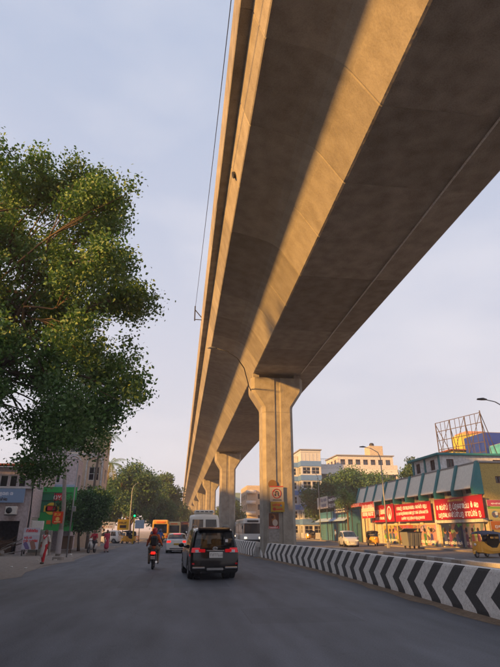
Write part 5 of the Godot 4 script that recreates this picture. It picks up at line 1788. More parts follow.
	bar(st, Vector3(-1.32, 4.75, 0.12), Vector3(1.6, 4.75, 0.12), 0.05, 0.05)
	bar(st, Vector3(-1.9, 2.3, 0.13), Vector3(-1.25, 4.1, 0.13), 0.05, 0.05)
	bar(st, Vector3(-1.32, 4.1, 0.125), Vector3(0.1, 4.1, 0.125), 0.04, 0.04)
	obj("steel_frame", st, M.dark_steel, t)
	for x in [-1.7, 0.0, 1.7]:
		one_box("post", Vector3(x, 1.75, -0.1), Vector3(0.12, 3.5, 0.1), M.dark_steel, t)
	# --- peach building with arched bays
	t = block("peach apartment building with tall white arched window bays, beyond the palm", "peach_building", -16.2, -9.1, 60.0, 65.6, 12.0, M.peach_wall, row_of(1.1, 2.35, 3, [1.6, 4.9, 6.95, 10.0], 1.15, 1.5, 2, 2), [], row_of(0.9, 2.3, 2, [1.6, 4.9, 6.95, 10.0], 1.1, 1.5, 2, 2), M.frame_white, 0.8)
	o = -t.position
	for k in 3:
		var cx := -16.2 + 1.1 + 2.35 * k + 0.575
		st = mb()
		var path := [o + Vector3(cx - 0.85, 0.4, -59.95), o + Vector3(cx - 0.85, 8.7, -59.95)]
		for j in 9:
			var a := PI - PI * j / 8.0
			path.append(o + Vector3(cx + cos(a) * 0.85, 8.75 + sin(a) * 0.85, -59.95))
		path.append(o + Vector3(cx + 0.85, 0.4, -59.95))
		for j in path.size() - 1:
			bar(st, path[j], path[j + 1], 0.16, 0.16)
		obj("arch_moulding", st, M.white_wall, t)
	for y in [4.5, 9.75, 11.6]:
		one_box("string_course", o + Vector3(-12.65, y, -59.97), Vector3(7.3, 0.16, 0.2), M.white_wall, t, 0.02)
	one_box("grey_side_panel", o + Vector3(-9.0, 6.0, -60.4), Vector3(0.14, 11.8, 0.7), M.grey_wall, t)
	block("ochre house across the street end behind the camera", "street_end_house", -30.0, -3.0, -96.0, -84.0, 12.0, M.beige_wall, [], [], [], M.frame_brown, 0.8)
	block("grey apartment house across the street end behind the camera", "street_end_house", -1.0, 34.0, -104.0, -90.0, 14.0, M.grey_wall, [], [], [], M.frame_brown, 0.8)
	block("tall pale apartment house behind the corner shop, out of view", "back_street_house", -46.0, -23.0, 39.0, 58.0, 16.5, M.white_wall, [], [], [], M.frame_brown, 0.8)
	# --- houses behind the camera on the left: they keep the road in shade
	block("off white house beside the road, left of the camera", "roadside_house", -24.0, -12.6, -30.0, -6.0, 14.2, M.white_wall, [], [], row_of(1.6, 3.0, 7, [1.2, 4.4, 7.6], 1.6, 1.6, 2, 1, "sill"), M.frame_brown, 0.8)
	block("grey house beside the road, left of the tree", "roadside_house", -25.0, -12.9, -4.5, 13.0, 8.8, M.grey_wall, [], [], row_of(1.4, 3.0, 5, [1.2, 4.4], 1.6, 1.6, 2, 1, "sill"), M.frame_brown, 0.8)
	block("cream house beside the road, behind the tree trunk", "roadside_house", -42.0, -13.4, 16.0, 36.0, 10.4, M.cream_wall, [[8.0, 4.4, 1.6, 1.5, 2, 1]], [], row_of(1.4, 3.0, 6, [1.2, 4.4], 1.6, 1.6, 2, 1, "sill"), M.frame_brown, 0.8)

# ---------------------------------------------------------------- trees
func leaf_materials() -> void:
	for q in [["leaf_bright", 0.115, 0.22, 0.078], ["leaf_dark", 0.055, 0.115, 0.03], ["leaf_far", 0.075, 0.155, 0.055], ["leaf_palm", 0.09, 0.13, 0.035], ["leaf_dry", 0.28, 0.20, 0.09]]:
		var m := mat(q[0], lin(q[1], q[2], q[3]), 0.55)
		m.vertex_color_use_as_albedo = true
		m.backlight_enabled = true
		m.backlight = Color(0.6, 0.7, 0.3)
		m.cull_mode = BaseMaterial3D.CULL_DISABLED
	for k in ["leaf_palm", "leaf_dry"]:
		M[k].vertex_color_use_as_albedo = false
	mat("bark", lin(0.13, 0.10, 0.075), 0.95, M.t_grime, 0.7, M.n_rough, 1.5)
	mat("palm_bark", lin(0.16, 0.135, 0.11), 0.95, M.t_grime, 0.4)
	mat("rust", lin(0.11, 0.085, 0.08), 0.9, M.t_grime, 0.8)
	mat("teal_grey", lin(0.20, 0.30, 0.30), 0.6, M.t_soft, 2.0)
	mat("hoarding_dark", lin(0.03, 0.20, 0.11), 0.6, M.t_grime, 1.5)

func sprig(n: int, leaf: float, spread: float, sd: int) -> ArrayMesh:
	var st := mb()
	rng.seed = sd
	for k in n:
		var at := Vector3(rng.randfn(), rng.randfn(), rng.randfn()) * spread * 0.55
		var d := Vector3(rng.randf_range(-1, 1), rng.randf_range(-1.0, 0.55), rng.randf_range(-1, 1)).normalized()
		var u := d.cross(Vector3(rng.randf_range(-0.4, 0.4), 1, rng.randf_range(-0.4, 0.4))).normalized()
		var w := u.cross(d)
		var L := leaf * rng.randf_range(0.75, 1.2)
		var a := at - d * L * 0.5
		var b := at + d * L * 0.5
		var l := at - d * L * 0.08 + u * L * 0.33 + w * L * 0.08
		var r := at - d * L * 0.08 - u * L * 0.33 + w * L * 0.08
		tri(st, a, l, b); tri(st, a, b, r)
	return done(st)

func crown(parent: Node, puffs: Array, per: float, mesh: Mesh, m: Material, sd: int, size := 1.0, flat := 0.85) -> void:
	rng.seed = sd
	var xf := []
	var cols := []
	for p in puffs:
		var n := int(per * p[1] * p[1])
		var tone := rng.randf_range(0.8, 1.2)
		for k in n:
			var d := Vector3(rng.randfn(), rng.randfn(), rng.randfn()).normalized()
			var r: float = p[1] * pow(rng.randf(), 0.45) * rng.randf_range(0.85, 1.12)
			var at: Vector3 = p[0] + Vector3(d.x, d.y * flat, d.z) * r
			var b := Basis(Vector3(rng.randfn(), rng.randfn(), rng.randfn()).normalized(), rng.randf() * TAU).scaled(Vector3.ONE * size * rng.randf_range(0.75, 1.25))
			xf.append(Transform3D(b, at))
			var v := tone * rng.randf_range(0.75, 1.25)
			cols.append(Color(v * rng.randf_range(0.92, 1.15), v, v * rng.randf_range(0.8, 1.1)))
	var mm := MultiMesh.new()
	mm.transform_format = MultiMesh.TRANSFORM_3D
	mm.use_colors = true
	mm.mesh = mesh
	mm.instance_count = xf.size()
	for i in xf.size():
		mm.set_instance_transform(i, xf[i])
		mm.set_instance_color(i, cols[i])
	var o := MultiMeshInstance3D.new()
	o.multimesh = mm
	o.material_override = m
	o.name = "crown"
	o.set_meta("kind", "stuff")
	parent.add_child(o, true)

func limbs(parent: Node, from: Array, puffs: Array, r0: float, sd: int) -> void:
	rng.seed = sd
	var st := mb(true)
	for p in puffs:
		var a: Vector3 = from[rng.randi() % from.size()]
		var b: Vector3 = p[0]
		var w := (b - a).length() * 0.09
		var m1 := a.lerp(b, 0.35) + Vector3(rng.randf_range(-w, w), rng.randf_range(-0.4, 1.6) * w, rng.randf_range(-w, w))
		var mm := a.lerp(b, 0.52) + Vector3(rng.randf_range(-w, w), rng.randf_range(-0.6, 1.5) * w, rng.randf_range(-w, w))
		var m2 := a.lerp(b, 0.74) + Vector3(rng.randf_range(-w, w), rng.randf_range(-0.6, 1.2) * w, rng.randf_range(-w, w))
		var cv := Curve3D.new()
		var way := [a, m1, mm, m2, b]
		for i in 5:
			var tg: Vector3 = (way[mini(i + 1, 4)] - way[maxi(i - 1, 0)]) * 0.18
			cv.add_point(way[i], -tg, tg)
		var ps := []
		var rs := []
		for i in 11:
			ps.append(cv.sample_baked(cv.get_baked_length() * i / 10.0, true)); rs.append(r0 * lerpf(1.0, 0.15, pow(i / 10.0, 0.8)))
		tube(st, ps, rs, 6)
		for k in 3:
			var e: Vector3 = b + Vector3(rng.randfn(), rng.randfn() * 0.6, rng.randfn()) * p[1] * 0.42
			tube(st, [m2, m2.lerp(e, 0.5) + Vector3(0, 0.1, 0), e], [r0 * 0.3, r0 * 0.2, r0 * 0.07], 5)
	obj("limbs", st, M.bark, parent)

func big_tree() -> void:
	var t := thing("roadside_tree", "large leafy tree overhanging the road from the left edge", "tree", Vector3(-9.8, 0, -18.5))
	var st := mb(true)
	tube(st, [Vector3(0, -0.1, 0), Vector3(0.05, 0.6, 0), Vector3(0.25, 2.2, 0.1), Vector3(0.2, 4.2, -0.1), Vector3(0.6, 6.4, 0.1)], [0.62, 0.46, 0.40, 0.36, 0.30], 12)
	tube(st, [Vector3(0.2, 3.8, 0), Vector3(1.6, 5.6, 0.5), Vector3(3.2, 7.0, 0.8)], [0.26, 0.2, 0.15], 8)
	tube(st, [Vector3(0.6, 6.2, 0.1), Vector3(1.2, 8.6, -0.4), Vector3(1.9, 10.8, -0.6)], [0.29, 0.22, 0.14], 8)
	tube(st, [Vector3(0.3, 5.0, 0), Vector3(-1.4, 7.2, 0.6), Vector3(-2.0, 9.6, 0.4)], [0.26, 0.2, 0.13], 8)
	obj("trunk", st, M.bark, t)
	rng.seed = 101
	# outline of the right side, height and x
	var rim := [[3.6, -3.6], [4.1, -2.2], [4.7, -1.3], [5.5, -2.0], [6.2, -1.45], [8.3, -1.75], [10.3, -1.55], [11.9, -2.4], [12.7, -3.1], [14.4, -2.3], [15.2, -2.45], [16.5, -3.9], [16.9, -5.6], [17.4, -8.4]]
	# lobes of foliage with air between them, each a cluster of small tufts
	var lobes := []
	var tries := 0
	while lobes.size() < 90 and tries < 20000:
		tries += 1
		var r := rng.randf_range(0.9, 1.75)
		var h := rng.randf_range(4.6, 16.4)
		var x := rng.randf_range(-12.5, -1.5)
		var s := 18.2 + rng.randf_range(-3.4, 3.4)
		var f := 18.5 / s
		var hh := 1.7 + (h - 1.7) * f
		if x * f > poly(rim, hh) - r * 0.75 or hh + r * 0.8 > 17.2 - maxf(0.0, x + 8.0) * 0.1:
			continue
		if h < 5.2 and x < -10.0:
			continue
		var p := Vector3(x, h, -s) - t.position
		var ok := true
		for q in lobes:
			if (q[0] - p).length() < (q[1] + r) * 0.60:
				ok = false
				break
		if ok:
			lobes.append([p, r])
	var puffs := []
	for q in lobes:
		for k in int(3 + q[1] * 5):
			var d := Vector3(rng.randfn(), rng.randfn() * 0.7, rng.randfn()).normalized() * pow(rng.randf(), 0.5)
			puffs.append([q[0] + d * q[1] * 0.85, rng.randf_range(0.34, 0.62)])
	for k in 34:
		var th := rng.randf_range(4.2, 15.2)
		puffs.append([Vector3(poly(rim, th) - rng.randf_range(0.15, 0.8), th, -18.5 + rng.randf_range(-0.8, 0.8)) - t.position, rng.randf_range(0.25, 0.42)])
	limbs(t, [Vector3(0.6, 6.3, 0.1), Vector3(3.1, 6.9, 0.8), Vector3(1.9, 10.6, -0.6), Vector3(-2.0, 9.4, 0.4), Vector3(1.2, 8.6, -0.4)], lobes, 0.085, 7)
	crown(t, puffs, 108.0, sprig(9, 0.14, 0.27, 41), M.leaf_bright, 17)

func tree(label: String, at: Vector3, h: float, r: float, m: Material, sd: int, leaf := 0.35, dens := 30.0, group := "", trunk_h := 0.35, count := 22) -> Node3D:
	var t := thing("street_tree", label, "tree", at, 0.0, group)
	rng.seed = sd
	var lean := Vector3(rng.randf_range(-0.4, 0.4), 0, rng.randf_range(-0.3, 0.3))
	var th := h * trunk_h
	var st := mb(true)
	tube(st, [Vector3(0, -0.1, 0), lean * 0.2 + Vector3(0, 0.4, 0), lean * 0.6 + Vector3(0, th * 0.6, 0), lean + Vector3(0, th * 1.15, 0)], [h * 0.032, h * 0.024, h * 0.02, h * 0.015], 8)
	obj("trunk", st, M.bark, t)
	var puffs := []
	for k in count:
		var d := Vector3(rng.randfn(), rng.randfn(), rng.randfn()).normalized() * pow(rng.randf(), 0.4)
		puffs.append([Vector3(d.x * r * 0.75, lerpf(th, h, 0.52) + d.y * (h - th) * 0.40, d.z * r * 0.75), r * rng.randf_range(0.2, 0.36)])
	limbs(t, [lean + Vector3(0, th * 1.1, 0), lean * 0.8 + Vector3(0, th * 0.85, 0)], puffs, h * 0.01, sd + 1)
	crown(t, puffs, dens, sprig(10, leaf, leaf * 1.7, sd + 2), m, sd + 3)
	return t

func palm(label: String, at: Vector3, h: float, lean: Vector3, sd: int, n := 18, L := 2.6) -> Node3D:
	var t := thing("coconut_palm", label, "palm tree", at, 0.0, "coconut palms")
	rng.seed = sd
	var st := mb(true)
	var pts := []
	var rad := []
	for k in 9:
		var f := k / 8.0
		pts.append(lean * f * f + Vector3(0, h * f, 0)); rad.append(lerpf(0.17, 0.10, f))
	tube(st, pts, rad, 9)
	obj("trunk", st, M.palm_bark, t)
	var top := lean + Vector3(0, h, 0)
	for k in n:
		var az := TAU * k / n * 2.4 + rng.randf() * 0.4
		var up := lerpf(1.2, -0.9, float(k) / n)
		var dry := k > n - 6
		var f := mb()
		var d := Vector3(cos(az), 0, sin(az))
		var p := top
		var dirv := (d + Vector3(0, up, 0)).normalized()
		var prev := p
		for j in 13:
			p = prev + dirv * L / 13.0
			dirv = (dirv + Vector3(0, -0.13 - (0.1 if dry else 0.0), 0)).normalized()
			bar(f, prev, p, 0.035, 0.03)
			var side := dirv.cross(Vector3.UP).normalized()
			var ll: float = L * 0.30 * sin(PI * clampf((j + 1.5) / 14.0, 0, 1))
			for s in [-1.0, 1.0]:
				for q in 2:
					var b0 := prev.lerp(p, q * 0.5)
					var tip: Vector3 = b0 + (side * s * 0.8 + dirv * 0.55 + Vector3(0, -0.55 - rng.randf() * 0.5, 0)).normalized() * ll
					tri(f, b0 - dirv * 0.03, tip, b0 + dirv * 0.04)
			prev = p
		obj("frond", f, M.leaf_dry if dry else M.leaf_palm, t)
	return t

func make_trees() -> void:
	big_tree()
	tree("small spreading tree beside the parked scooter on the left", Vector3(-8.7, 0, -49.5), 5.0, 3.3, M.leaf_far, 201, 0.22, 90.0, "", 0.34, 40)
	palm("coconut palm with a dry skirt of fronds before the peach building", Vector3(-9.0, 0, -55.5), 11.4, Vector3(0.25, 0, -0.3), 211)
	palm("smaller coconut palm behind the peach building", Vector3(-12.4, 0, -86.0), 11.8, Vector3(0.8, 0, 0.2), 221, 16, 3.0)
	var g := "trees beyond the junction"
	tree("rounded green tree beyond the junction, nearest the traffic light", Vector3(-8.6, 0, -97.0), 13.0, 5.2, M.leaf_far, 231, 0.42, 26.0, g, 0.22, 40)
	tree("tall green tree left of the street lamp beyond the junction", Vector3(-14.0, 0, -104.0), 12.5, 5.6, M.leaf_far, 241, 0.42, 26.0, g, 0.22, 40)
	tree("leafy tree leaning over the road towards the viaduct", Vector3(-3.8, 0, -128.0), 14.6, 5.0, M.leaf_far, 251, 0.45, 24.0, g, 0.3, 34)
	tree("lower bushy tree behind the yellow bus", Vector3(-4.6, 0, -112.0), 9.0, 4.2, M.leaf_far, 261, 0.42, 26.0, g, 0.15, 34)
	tree("dark tree at the far bend beside the viaduct", Vector3(-1.6, 0, -150.0), 11.0, 4.6, M.leaf_dark, 271, 0.45, 24.0, g, 0.2, 30)
	tree("broad tree at the left end of the junction trees", Vector3(-20.0, 0, -112.0), 11.0, 6.0, M.leaf_far, 281, 0.45, 24.0, g, 0.2, 36)
	tree("distant bushy tree closing the road between the traffic", Vector3(1.5, 0, -215.0), 10.0, 6.5, M.leaf_dark, 285, 0.6, 14.0, g, 0.12, 30)
	g = "trees on the right side of the road"
	tree("wide spreading rain tree before the pale office block", Vector3(36.0, 0, -101.0), 12.8, 8.8, M.leaf_far, 291, 0.42, 26.0, g, 0.3, 60)
	tree("dense tree beside the banded tower above the blue shops", Vector3(28.6, 0, -104.0), 10.8, 5.0, M.leaf_dark, 301, 0.40, 28.0, g, 0.25, 40)
	tree("small leafy tree growing over the far signboards", Vector3(25.0, 0, -77.6), 7.6, 2.0, M.leaf_bright, 311, 0.28, 60.0, g, 0.6, 14)
	tree("tree rising behind the upper storey of the cream building", Vector3(39.5, 0, -84.0), 13.6, 3.4, M.leaf_dark, 321, 0.36, 36.0, g, 0.4, 26)
	tree("far green tree seen between the piers", Vector3(13.6, 0, -142.0), 8.4, 4.4, M.leaf_far, 331, 0.5, 22.0, g, 0.2, 30)
	tree("farther dark tree seen between the piers", Vector3(16.5, 0, -190.0), 11.0, 6.0, M.leaf_dark, 341, 0.55, 16.0, g, 0.2, 30)

# ---------------------------------------------------------------- street furniture, traffic, people
func street_lamp(label: String, at: Vector3, h: float, arm: float, turn: float, group := "street lamps") -> void:
	var t := thing("street_lamp", label, "street lamp", at, turn, group)
	var st := mb(true)
	tube(st, [Vector3(0, -0.05, 0), Vector3(0, h * 0.5, 0), Vector3(0, h - 1.1, 0), Vector3(-0.12 * arm, h - 0.5, 0), Vector3(-0.5 * arm, h - 0.08, 0), Vector3(-0.86 * arm, h + 0.06, 0)], [0.10, 0.075, 0.055, 0.045, 0.04, 0.035], 8)
	obj("pole", st, M.grey_steel, t)
	st = mb(true)
	loft(st, [[Vector3(-arm * 0.8, h + 0.02, -0.05), Vector3(-arm * 0.8, h + 0.10, -0.04), Vector3(-arm * 0.8, h + 0.10, 0.04), Vector3(-arm * 0.8, h + 0.02, 0.05)], [Vector3(-arm * 0.95, h + 0.02, -0.13), Vector3(-arm * 0.95, h + 0.17, -0.09), Vector3(-arm * 0.95, h + 0.17, 0.09), Vector3(-arm * 0.95, h + 0.02, 0.13)], [Vector3(-arm * 1.15, h + 0.03, -0.10), Vector3(-arm * 1.15, h + 0.12, -0.06), Vector3(-arm * 1.15, h + 0.12, 0.06), Vector3(-arm * 1.15, h + 0.03, 0.10)]], true, true, true)
	obj("lamp_head", st, M.dark_steel, t)
	one_box("base_collar", Vector3(0, 0.25, 0), Vector3(0.3, 0.6, 0.3), M.concrete_dark, t, 0.05)

func make_street() -> void:
	street_lamp("street lamp whose head and arm enter at the right edge", Vector3(22.6, 0, -32.0), 10.2, 2.0, 0.0)
	street_lamp("street lamp standing before the cream building banners", Vector3(21.8, 0, -54.5), 10.3, 2.0, 0.0)
	street_lamp("street lamp standing before the blue shops", Vector3(24.6, 0, -92.0), 11.7, 2.2, 0.0)
	street_lamp("street lamp at the junction beside the green signal", Vector3(-7.7, 0, -85.0), 8.7, 1.0, PI)
	# lamp bracketed to the first pier
	var t := thing("pier_lamp", "curved lamp arm bracketed to the top of the first pier", "street lamp", Vector3(4.85, 11.5, -35.2))
	var st := mb(true)
	tube(st, [Vector3(0.05, -0.3, -0.8), Vector3(-0.35, -0.1, 0.4), Vector3(-0.9, 0.75, 2.0), Vector3(-1.4, 1.35, 2.3), Vector3(-2.1, 1.78, 2.4), Vector3(-2.9, 1.98, 2.4)], 0.035, 7)
	obj("arm", st, M.dark_steel, t)
	st = mb(true)
	ball(st, Vector3(-3.2, 2.0, 2.4), Vector3(0.36, 0.07, 0.14), 12, 6)
	obj("lamp_head", st, M.grey_steel, t)
	# cable beside the viaduct and its bracket
	t = thing("cable_bracket", "small dark bracket on the viaduct parapet that holds the cable", "bracket", Vector3(0.9, 16.2, -35.0))
	st = mb()
	bar(st, Vector3(0, 0.5, 0), Vector3(-0.5, 1.1, 0), 0.06, 0.06)
	bar(st, Vector3(-0.5, 0.2, 0), Vector3(-0.5, 1.4, 0), 0.09, 0.09)
	bar(st, Vector3(0.05, 0.3, 0), Vector3(-0.5, 0.3, 0), 0.05, 0.05)
	obj("arm", st, M.dark_steel, t)
	st = mb(true)
	var pts := []
	for k in 25:
		var f := k / 24.0
		var s := lerpf(35.0, -8.0, f)
		pts.append(Vector3(lerpf(0.4, 0.95, f), 17.3 - 2.6 * (1.0 - pow(1.0 - f, 2.0)) * 0.75 - 0.35 * sin(PI * f), -s))
	tube(st, pts, 0.014, 5)
	var ca := obj("overhead_cable", st, M.wire)
	tag(ca, "thin dark cable hanging beside the left parapet of the viaduct", "cable")
	# --- signs and posters on the first pier (its near face is at s = 35)
	t = thing("traffic_sign", "no u turn sign board with a yellow panel on the first pier", "sign", Vector3(6.42, 0, -34.9))
	one_box("board", Vector3(-0.02, 3.96, 0.05), Vector3(0.94, 0.94, 0.05), M.sign_weathered, t, 0.01)
	st = mb(true)
	var ring := []
	for k in 25:
		ring.append(Vector3(-0.02 + cos(TAU * k / 24) * 0.29, 4.02 + sin(TAU * k / 24) * 0.29, 0.085))
	tube(st, ring, 0.03, 6, false)
	bar(st, Vector3(-0.22, 4.22, 0.1), Vector3(0.18, 3.82, 0.1), 0.03, 0.02)
	obj("red_ring", st, M.sign_faded_red, t)
	st = mb()
	var up := [Vector3(0.08, 3.86, 0.09), Vector3(0.08, 4.06, 0.09)]
	for k in 9:
		up.append(Vector3(-0.02 + cos(PI * k / 8) * 0.10, 4.06 + sin(PI * k / 8) * 0.10, 0.09))
	up.append(Vector3(-0.12, 3.94, 0.09))
	tube(st, up, 0.025, 6)
	tri(st, Vector3(-0.2, 3.95, 0.1), Vector3(-0.04, 3.95, 0.1), Vector3(-0.12, 3.84, 0.1))
	obj("arrow", st, M.trim_black, t)
	one_box("red_strip", Vector3(-0.02, 4.47, 0.05), Vector3(0.94, 0.06, 0.06), M.sign_faded_red, t)
	one_box("text_strip", Vector3(0.0, 3.60, 0.08), Vector3(0.6, 0.05, 0.012), M.dark_steel, t)
	var im := Image.create(96, 72, false, Image.FORMAT_RGB8)
	im.fill(Color(0.68, 0.54, 0.16))
	letters(im, 14, 10, 84, 18, Color(0.75, 0.15, 0.1), 301); blot(im, 24, 52, 12, Color(0.7, 0.2, 0.1)); blot(im, 72, 26, 7, Color(0.3, 0.45, 0.6)); stroke(im, [Vector2(40, 56), Vector2(80, 52)], 4, Color(0.75, 0.2, 0.1))
	board(t, "yellow_panel", Vector3(-0.43, 2.85, 0.08), Vector3.RIGHT, 0.92, 0.63, print_mat("pier_yellow", im), M.sign_yellow, 0.03)
	for x in [-0.35, 0.32]:
		one_box("strap", Vector3(x, 3.6, -0.02), Vector3(0.05, 1.6, 0.06), M.dark_steel, t)
	im = Image.create(96, 112, false, Image.FORMAT_RGB8)
	im.fill(Color(0.42, 0.27, 0.18))
	stroke(im, [Vector2(44, 30), Vector2(52, 60)], 20, Color(0.62, 0.42, 0.25)); blot(im, 60, 70, 24, Color(0.75, 0.68, 0.62)); blot(im, 36, 30, 13, Color(0.35, 0.2, 0.14)); im.fill_rect(Rect2i(0, 94, 96, 18), Color(0.7, 0.12, 0.12)); letters(im, 6, 96, 92, 12, Color(0.9, 0.88, 0.85), 302)
	var p := board(null, "pier_poster", Vector3(5.84, 1.80, -34.97), Vector3.RIGHT, 0.72, 1.0, print_mat("pier_poster_print", im, 0.8), M.sign_white, 0.02)
	tag(p, "brown and red film poster below the traffic sign on the first pier", "poster")
	p = one_box("grey_bill", Vector3(6.2, 1.38, -34.985), Vector3(0.72, 0.74, 0.02), M.concrete_dark)
	tag(p, "blank grey bill pasted low on the first pier", "poster")
	st = mb()
	lathe(st, [[0.30, 0.0], [0.30, 0.03]], Vector3(6.15, 4.62, -34.98), Vector3(0, 0, 1), 22)
	var rd := obj("round_sign", st, M.round_brown)
	tag(rd, "round brown sign behind the top of the no u turn board", "sign")
	# --- kerb of the wide median, stone by stone
	var kb := thing("median_kerb", "worn kerb stones edging the earth strip beyond the barrier", "kerb")
	st = mb()
	box(st, Vector3(0, 0.09, 0), Vector3(0.28, 0.34, 0.97), 0.03)
	var stone := done(st)
	var kv := [M.concrete_dark, M.white_kerb, M.concrete_dark, M.grey_kerb]
	rng.seed = 77
	for k in 76:
		var s := 6.0 + k * 1.0
		var o := mesh_node("kerb_stone", stone, kv[rng.randi() % 4], kb)
		o.position = Vector3(median_edge(s) + 0.05 + rng.randf_range(-0.015, 0.015), rng.randf_range(-0.02, 0.01), -s)
		o.rotation.y = atan2(median_edge(s + 0.5) - median_edge(s - 0.5), -1.0) + PI
		o.rotation.z = rng.randf_range(-0.02, 0.02)
	st = mb()
	quad(st, Vector3(24.2, 0.12, 40), Vector3(24.2, 0.12, -260), Vector3(27.0, 0.12, -260), Vector3(27.0, 0.12, 40))
	quad(st, Vector3(24.2, -0.02, 40), Vector3(24.2, -0.02, -260), Vector3(24.2, 0.12, -260), Vector3(24.2, 0.12, 40))
	struct("pavement", st, M.dust)
	st = mb()
	var ss := []
	var xl := []
	var xr := []
	for k in 44:
		var s := -30.0 + k * 2.2
		ss.append(s); xl.append(-12.2); xr.append(-6.55 + 0.35 * sin(s * 0.6) + 0.2 * sin(s * 1.7))
	strip(st, ss, xl, xr, 0.006)
	struct("roadside_verge", st, M.dust)
	# --- waste container on wheels
	t = thing("waste_bin", "battered grey metal waste container on small wheels before the posters", "waste bin", Vector3(22.9, 0, -51.2), 0.25)
	st = mb()
	loft(st, [[Vector3(-0.7, 0.3, -0.45), Vector3(0.7, 0.3, -0.45), Vector3(0.7, 0.3, 0.45), Vector3(-0.7, 0.3, 0.45)], [Vector3(-0.88, 1.55, -0.6), Vector3(0.88, 1.55, -0.6), Vector3(0.88, 1.55, 0.6), Vector3(-0.88, 1.55, 0.6)]], true, true, false)
	obj("tub", st, M.bin_grey, t)
	for k in [-0.5, 0.0, 0.5]:
		one_box("rib", Vector3(k, 0.95, 0.56), Vector3(0.06, 1.2, 0.05), M.bin_grey, t).rotation.x = 0.12
	one_box("rim_bar", Vector3(0, 1.56, 0.6), Vector3(1.84, 0.08, 0.08), M.dark_steel, t)
	one_box("rim_bar", Vector3(0, 1.56, -0.6), Vector3(1.84, 0.08, 0.08), M.dark_steel, t)
	st = mb()
	loft(st, [[Vector3(-0.86, 1.60, -0.6), Vector3(0.86, 1.60, -0.6), Vector3(0.86, 1.64, -0.6), Vector3(-0.86, 1.64, -0.6)], [Vector3(-0.86, 1.85, 0.1), Vector3(0.86, 1.85, 0.1), Vector3(0.86, 1.90, 0.1), Vector3(-0.86, 1.90, 0.1)]], true, true, true)
	obj("lid", st, M.bin_grey, t)
	for q in [[-0.55, -0.35], [0.55, -0.35], [-0.55, 0.35], [0.55, 0.35]]:
		st = mb(true)
		lathe(st, [[0.1, -0.04], [0.12, 0.0], [0.1, 0.04]], Vector3(q[0], 0.13, q[1]), Vector3.RIGHT, 10)
		box(st, Vector3(q[0], 0.25, q[1]), Vector3(0.12, 0.12, 0.12))
		obj("castor", st, M.rubber, t)
	# --- utility pole with posters, and the thin pole beside it
	t = thing("utility_pole", "tall grey utility pole with a papered foot beside the walking woman", "pole", Vector3(-7.42, 0, -35.3))
	st = mb(true)
	tube(st, [Vector3(0, -0.05, 0), Vector3(0.0, 3.0, 0), Vector3(-0.5, 8.2, 0)], [0.15, 0.13, 0.10], 10)
	obj("shaft", st, M.concrete_dark, t)
	st = mb()
	lathe(st, [[0.162, 0.35], [0.16, 1.75]], Vector3.ZERO, Vector3.UP, 14, false, false)
	obj("paper_wrap", st, M.pole_paper, t)
	one_box("foot_block", Vector3(0.05, 0.08, 0), Vector3(0.6, 0.3, 0.55), M.concrete_dark, t, 0.06)
	st = mb()
	bar(st, Vector3(-1.5, 7.6, 0), Vector3(0.2, 7.6, 0), 0.09, 0.09)
	for x in [-1.4, -0.9, 0.1]:
		lathe(st, [[0.05, 0.0], [0.06, 0.08], [0.03, 0.16]], Vector3(x, 7.64, 0), Vector3.UP, 8)
	obj("crossarm", st, M.dark_steel, t)
	im = Image.create(64, 72, false, Image.FORMAT_RGB8)
	im.fill(Color(0.85, 0.25, 0.08))
	letters(im, 8, 8, 58, 16, Color(0.95, 0.8, 0.3), 401); blot(im, 32, 46, 13, Color(0.95, 0.75, 0.4)); stroke(im, [Vector2(14, 64), Vector2(50, 64)], 3, Color(0.95, 0.85, 0.6))
	var sg := board(null, "pole_sign", Vector3(-7.98, 2.12, -35.10), Vector3.RIGHT, 0.62, 0.7, print_mat("pole_sign_print", im), M.sign_orange, 0.03)
	tag(sg, "small orange red sign fixed to the utility pole", "sign")
	t = thing("thin_pole", "thin steel pole just behind the papered utility pole", "pole", Vector3(-7.5, 0, -38.5))
	st = mb(true)
	tube(st, [Vector3(0, -0.05, 0), Vector3(0.02, 6.2, 0)], [0.05, 0.04], 8)
	obj("shaft", st, M.grey_steel, t)
	one_box("meter_box", Vector3(0.12, 3.1, 0.1), Vector3(0.26, 0.34, 0.16), M.grey_steel, t, 0.02)
	# wires on the left
	for q in [[Vector3(-8.8, 7.8, -35.3), Vector3(-12.0, 5.2, -43.8), "sagging service wire from the utility pole to the corner shop"], [Vector3(-7.35, 7.8, -35.3), Vector3(-9.0, 8.6, -85.0), "overhead wire running from the utility pole to the junction"], [Vector3(-8.3, 7.8, -35.3), Vector3(-12.5, 7.6, 12.0), "overhead wire running from the utility pole back over the verge"]]:
		st = mb()
		var w := []
		for k in 13:
			var f := k / 12.0
			w.append(q[0].lerp(q[1], f) - Vector3(0, 0.5 * sin(PI * f), 0))
		tube(st, w, 0.014, 4)
		tag(obj("service_wire", st, M.wire), q[2], "wire")
	# dark drain pipe and cables on the corner shop's edge
	st = mb(true)
	tube(st, [Vector3(-11.75, 0, -43.85), Vector3(-11.72, 3.0, -43.85), Vector3(-11.80, 5.0, -43.82), Vector3(-11.55, 6.4, -43.82), Vector3(-11.4, 7.2, -43.8)], 0.07, 7)
	tag(obj("cable_bundle", st, M.wire), "thick dark bundle of cables climbing the corner shop's edge", "cables")
	# --- utility cabinet with a poster, brown kiosk box, rubble
	t = thing("utility_cabinet", "grey steel utility cabinet behind the red and white poster", "cabinet", Vector3(-10.1, 0, -41.6), 0.1)
	one_box("body", Vector3(0, 0.95, 0), Vector3(1.5, 1.5, 0.6), M.cabinet_grey, t, 0.03)
	one_box("plinth", Vector3(0, 0.1, 0), Vector3(1.6, 0.22, 0.7), M.concrete_dark, t)
	for x in [-0.37, 0.37]:
		one_box("door", Vector3(x, 0.97, 0.305), Vector3(0.70, 1.36, 0.02), M.cabinet_grey, t, 0.005)
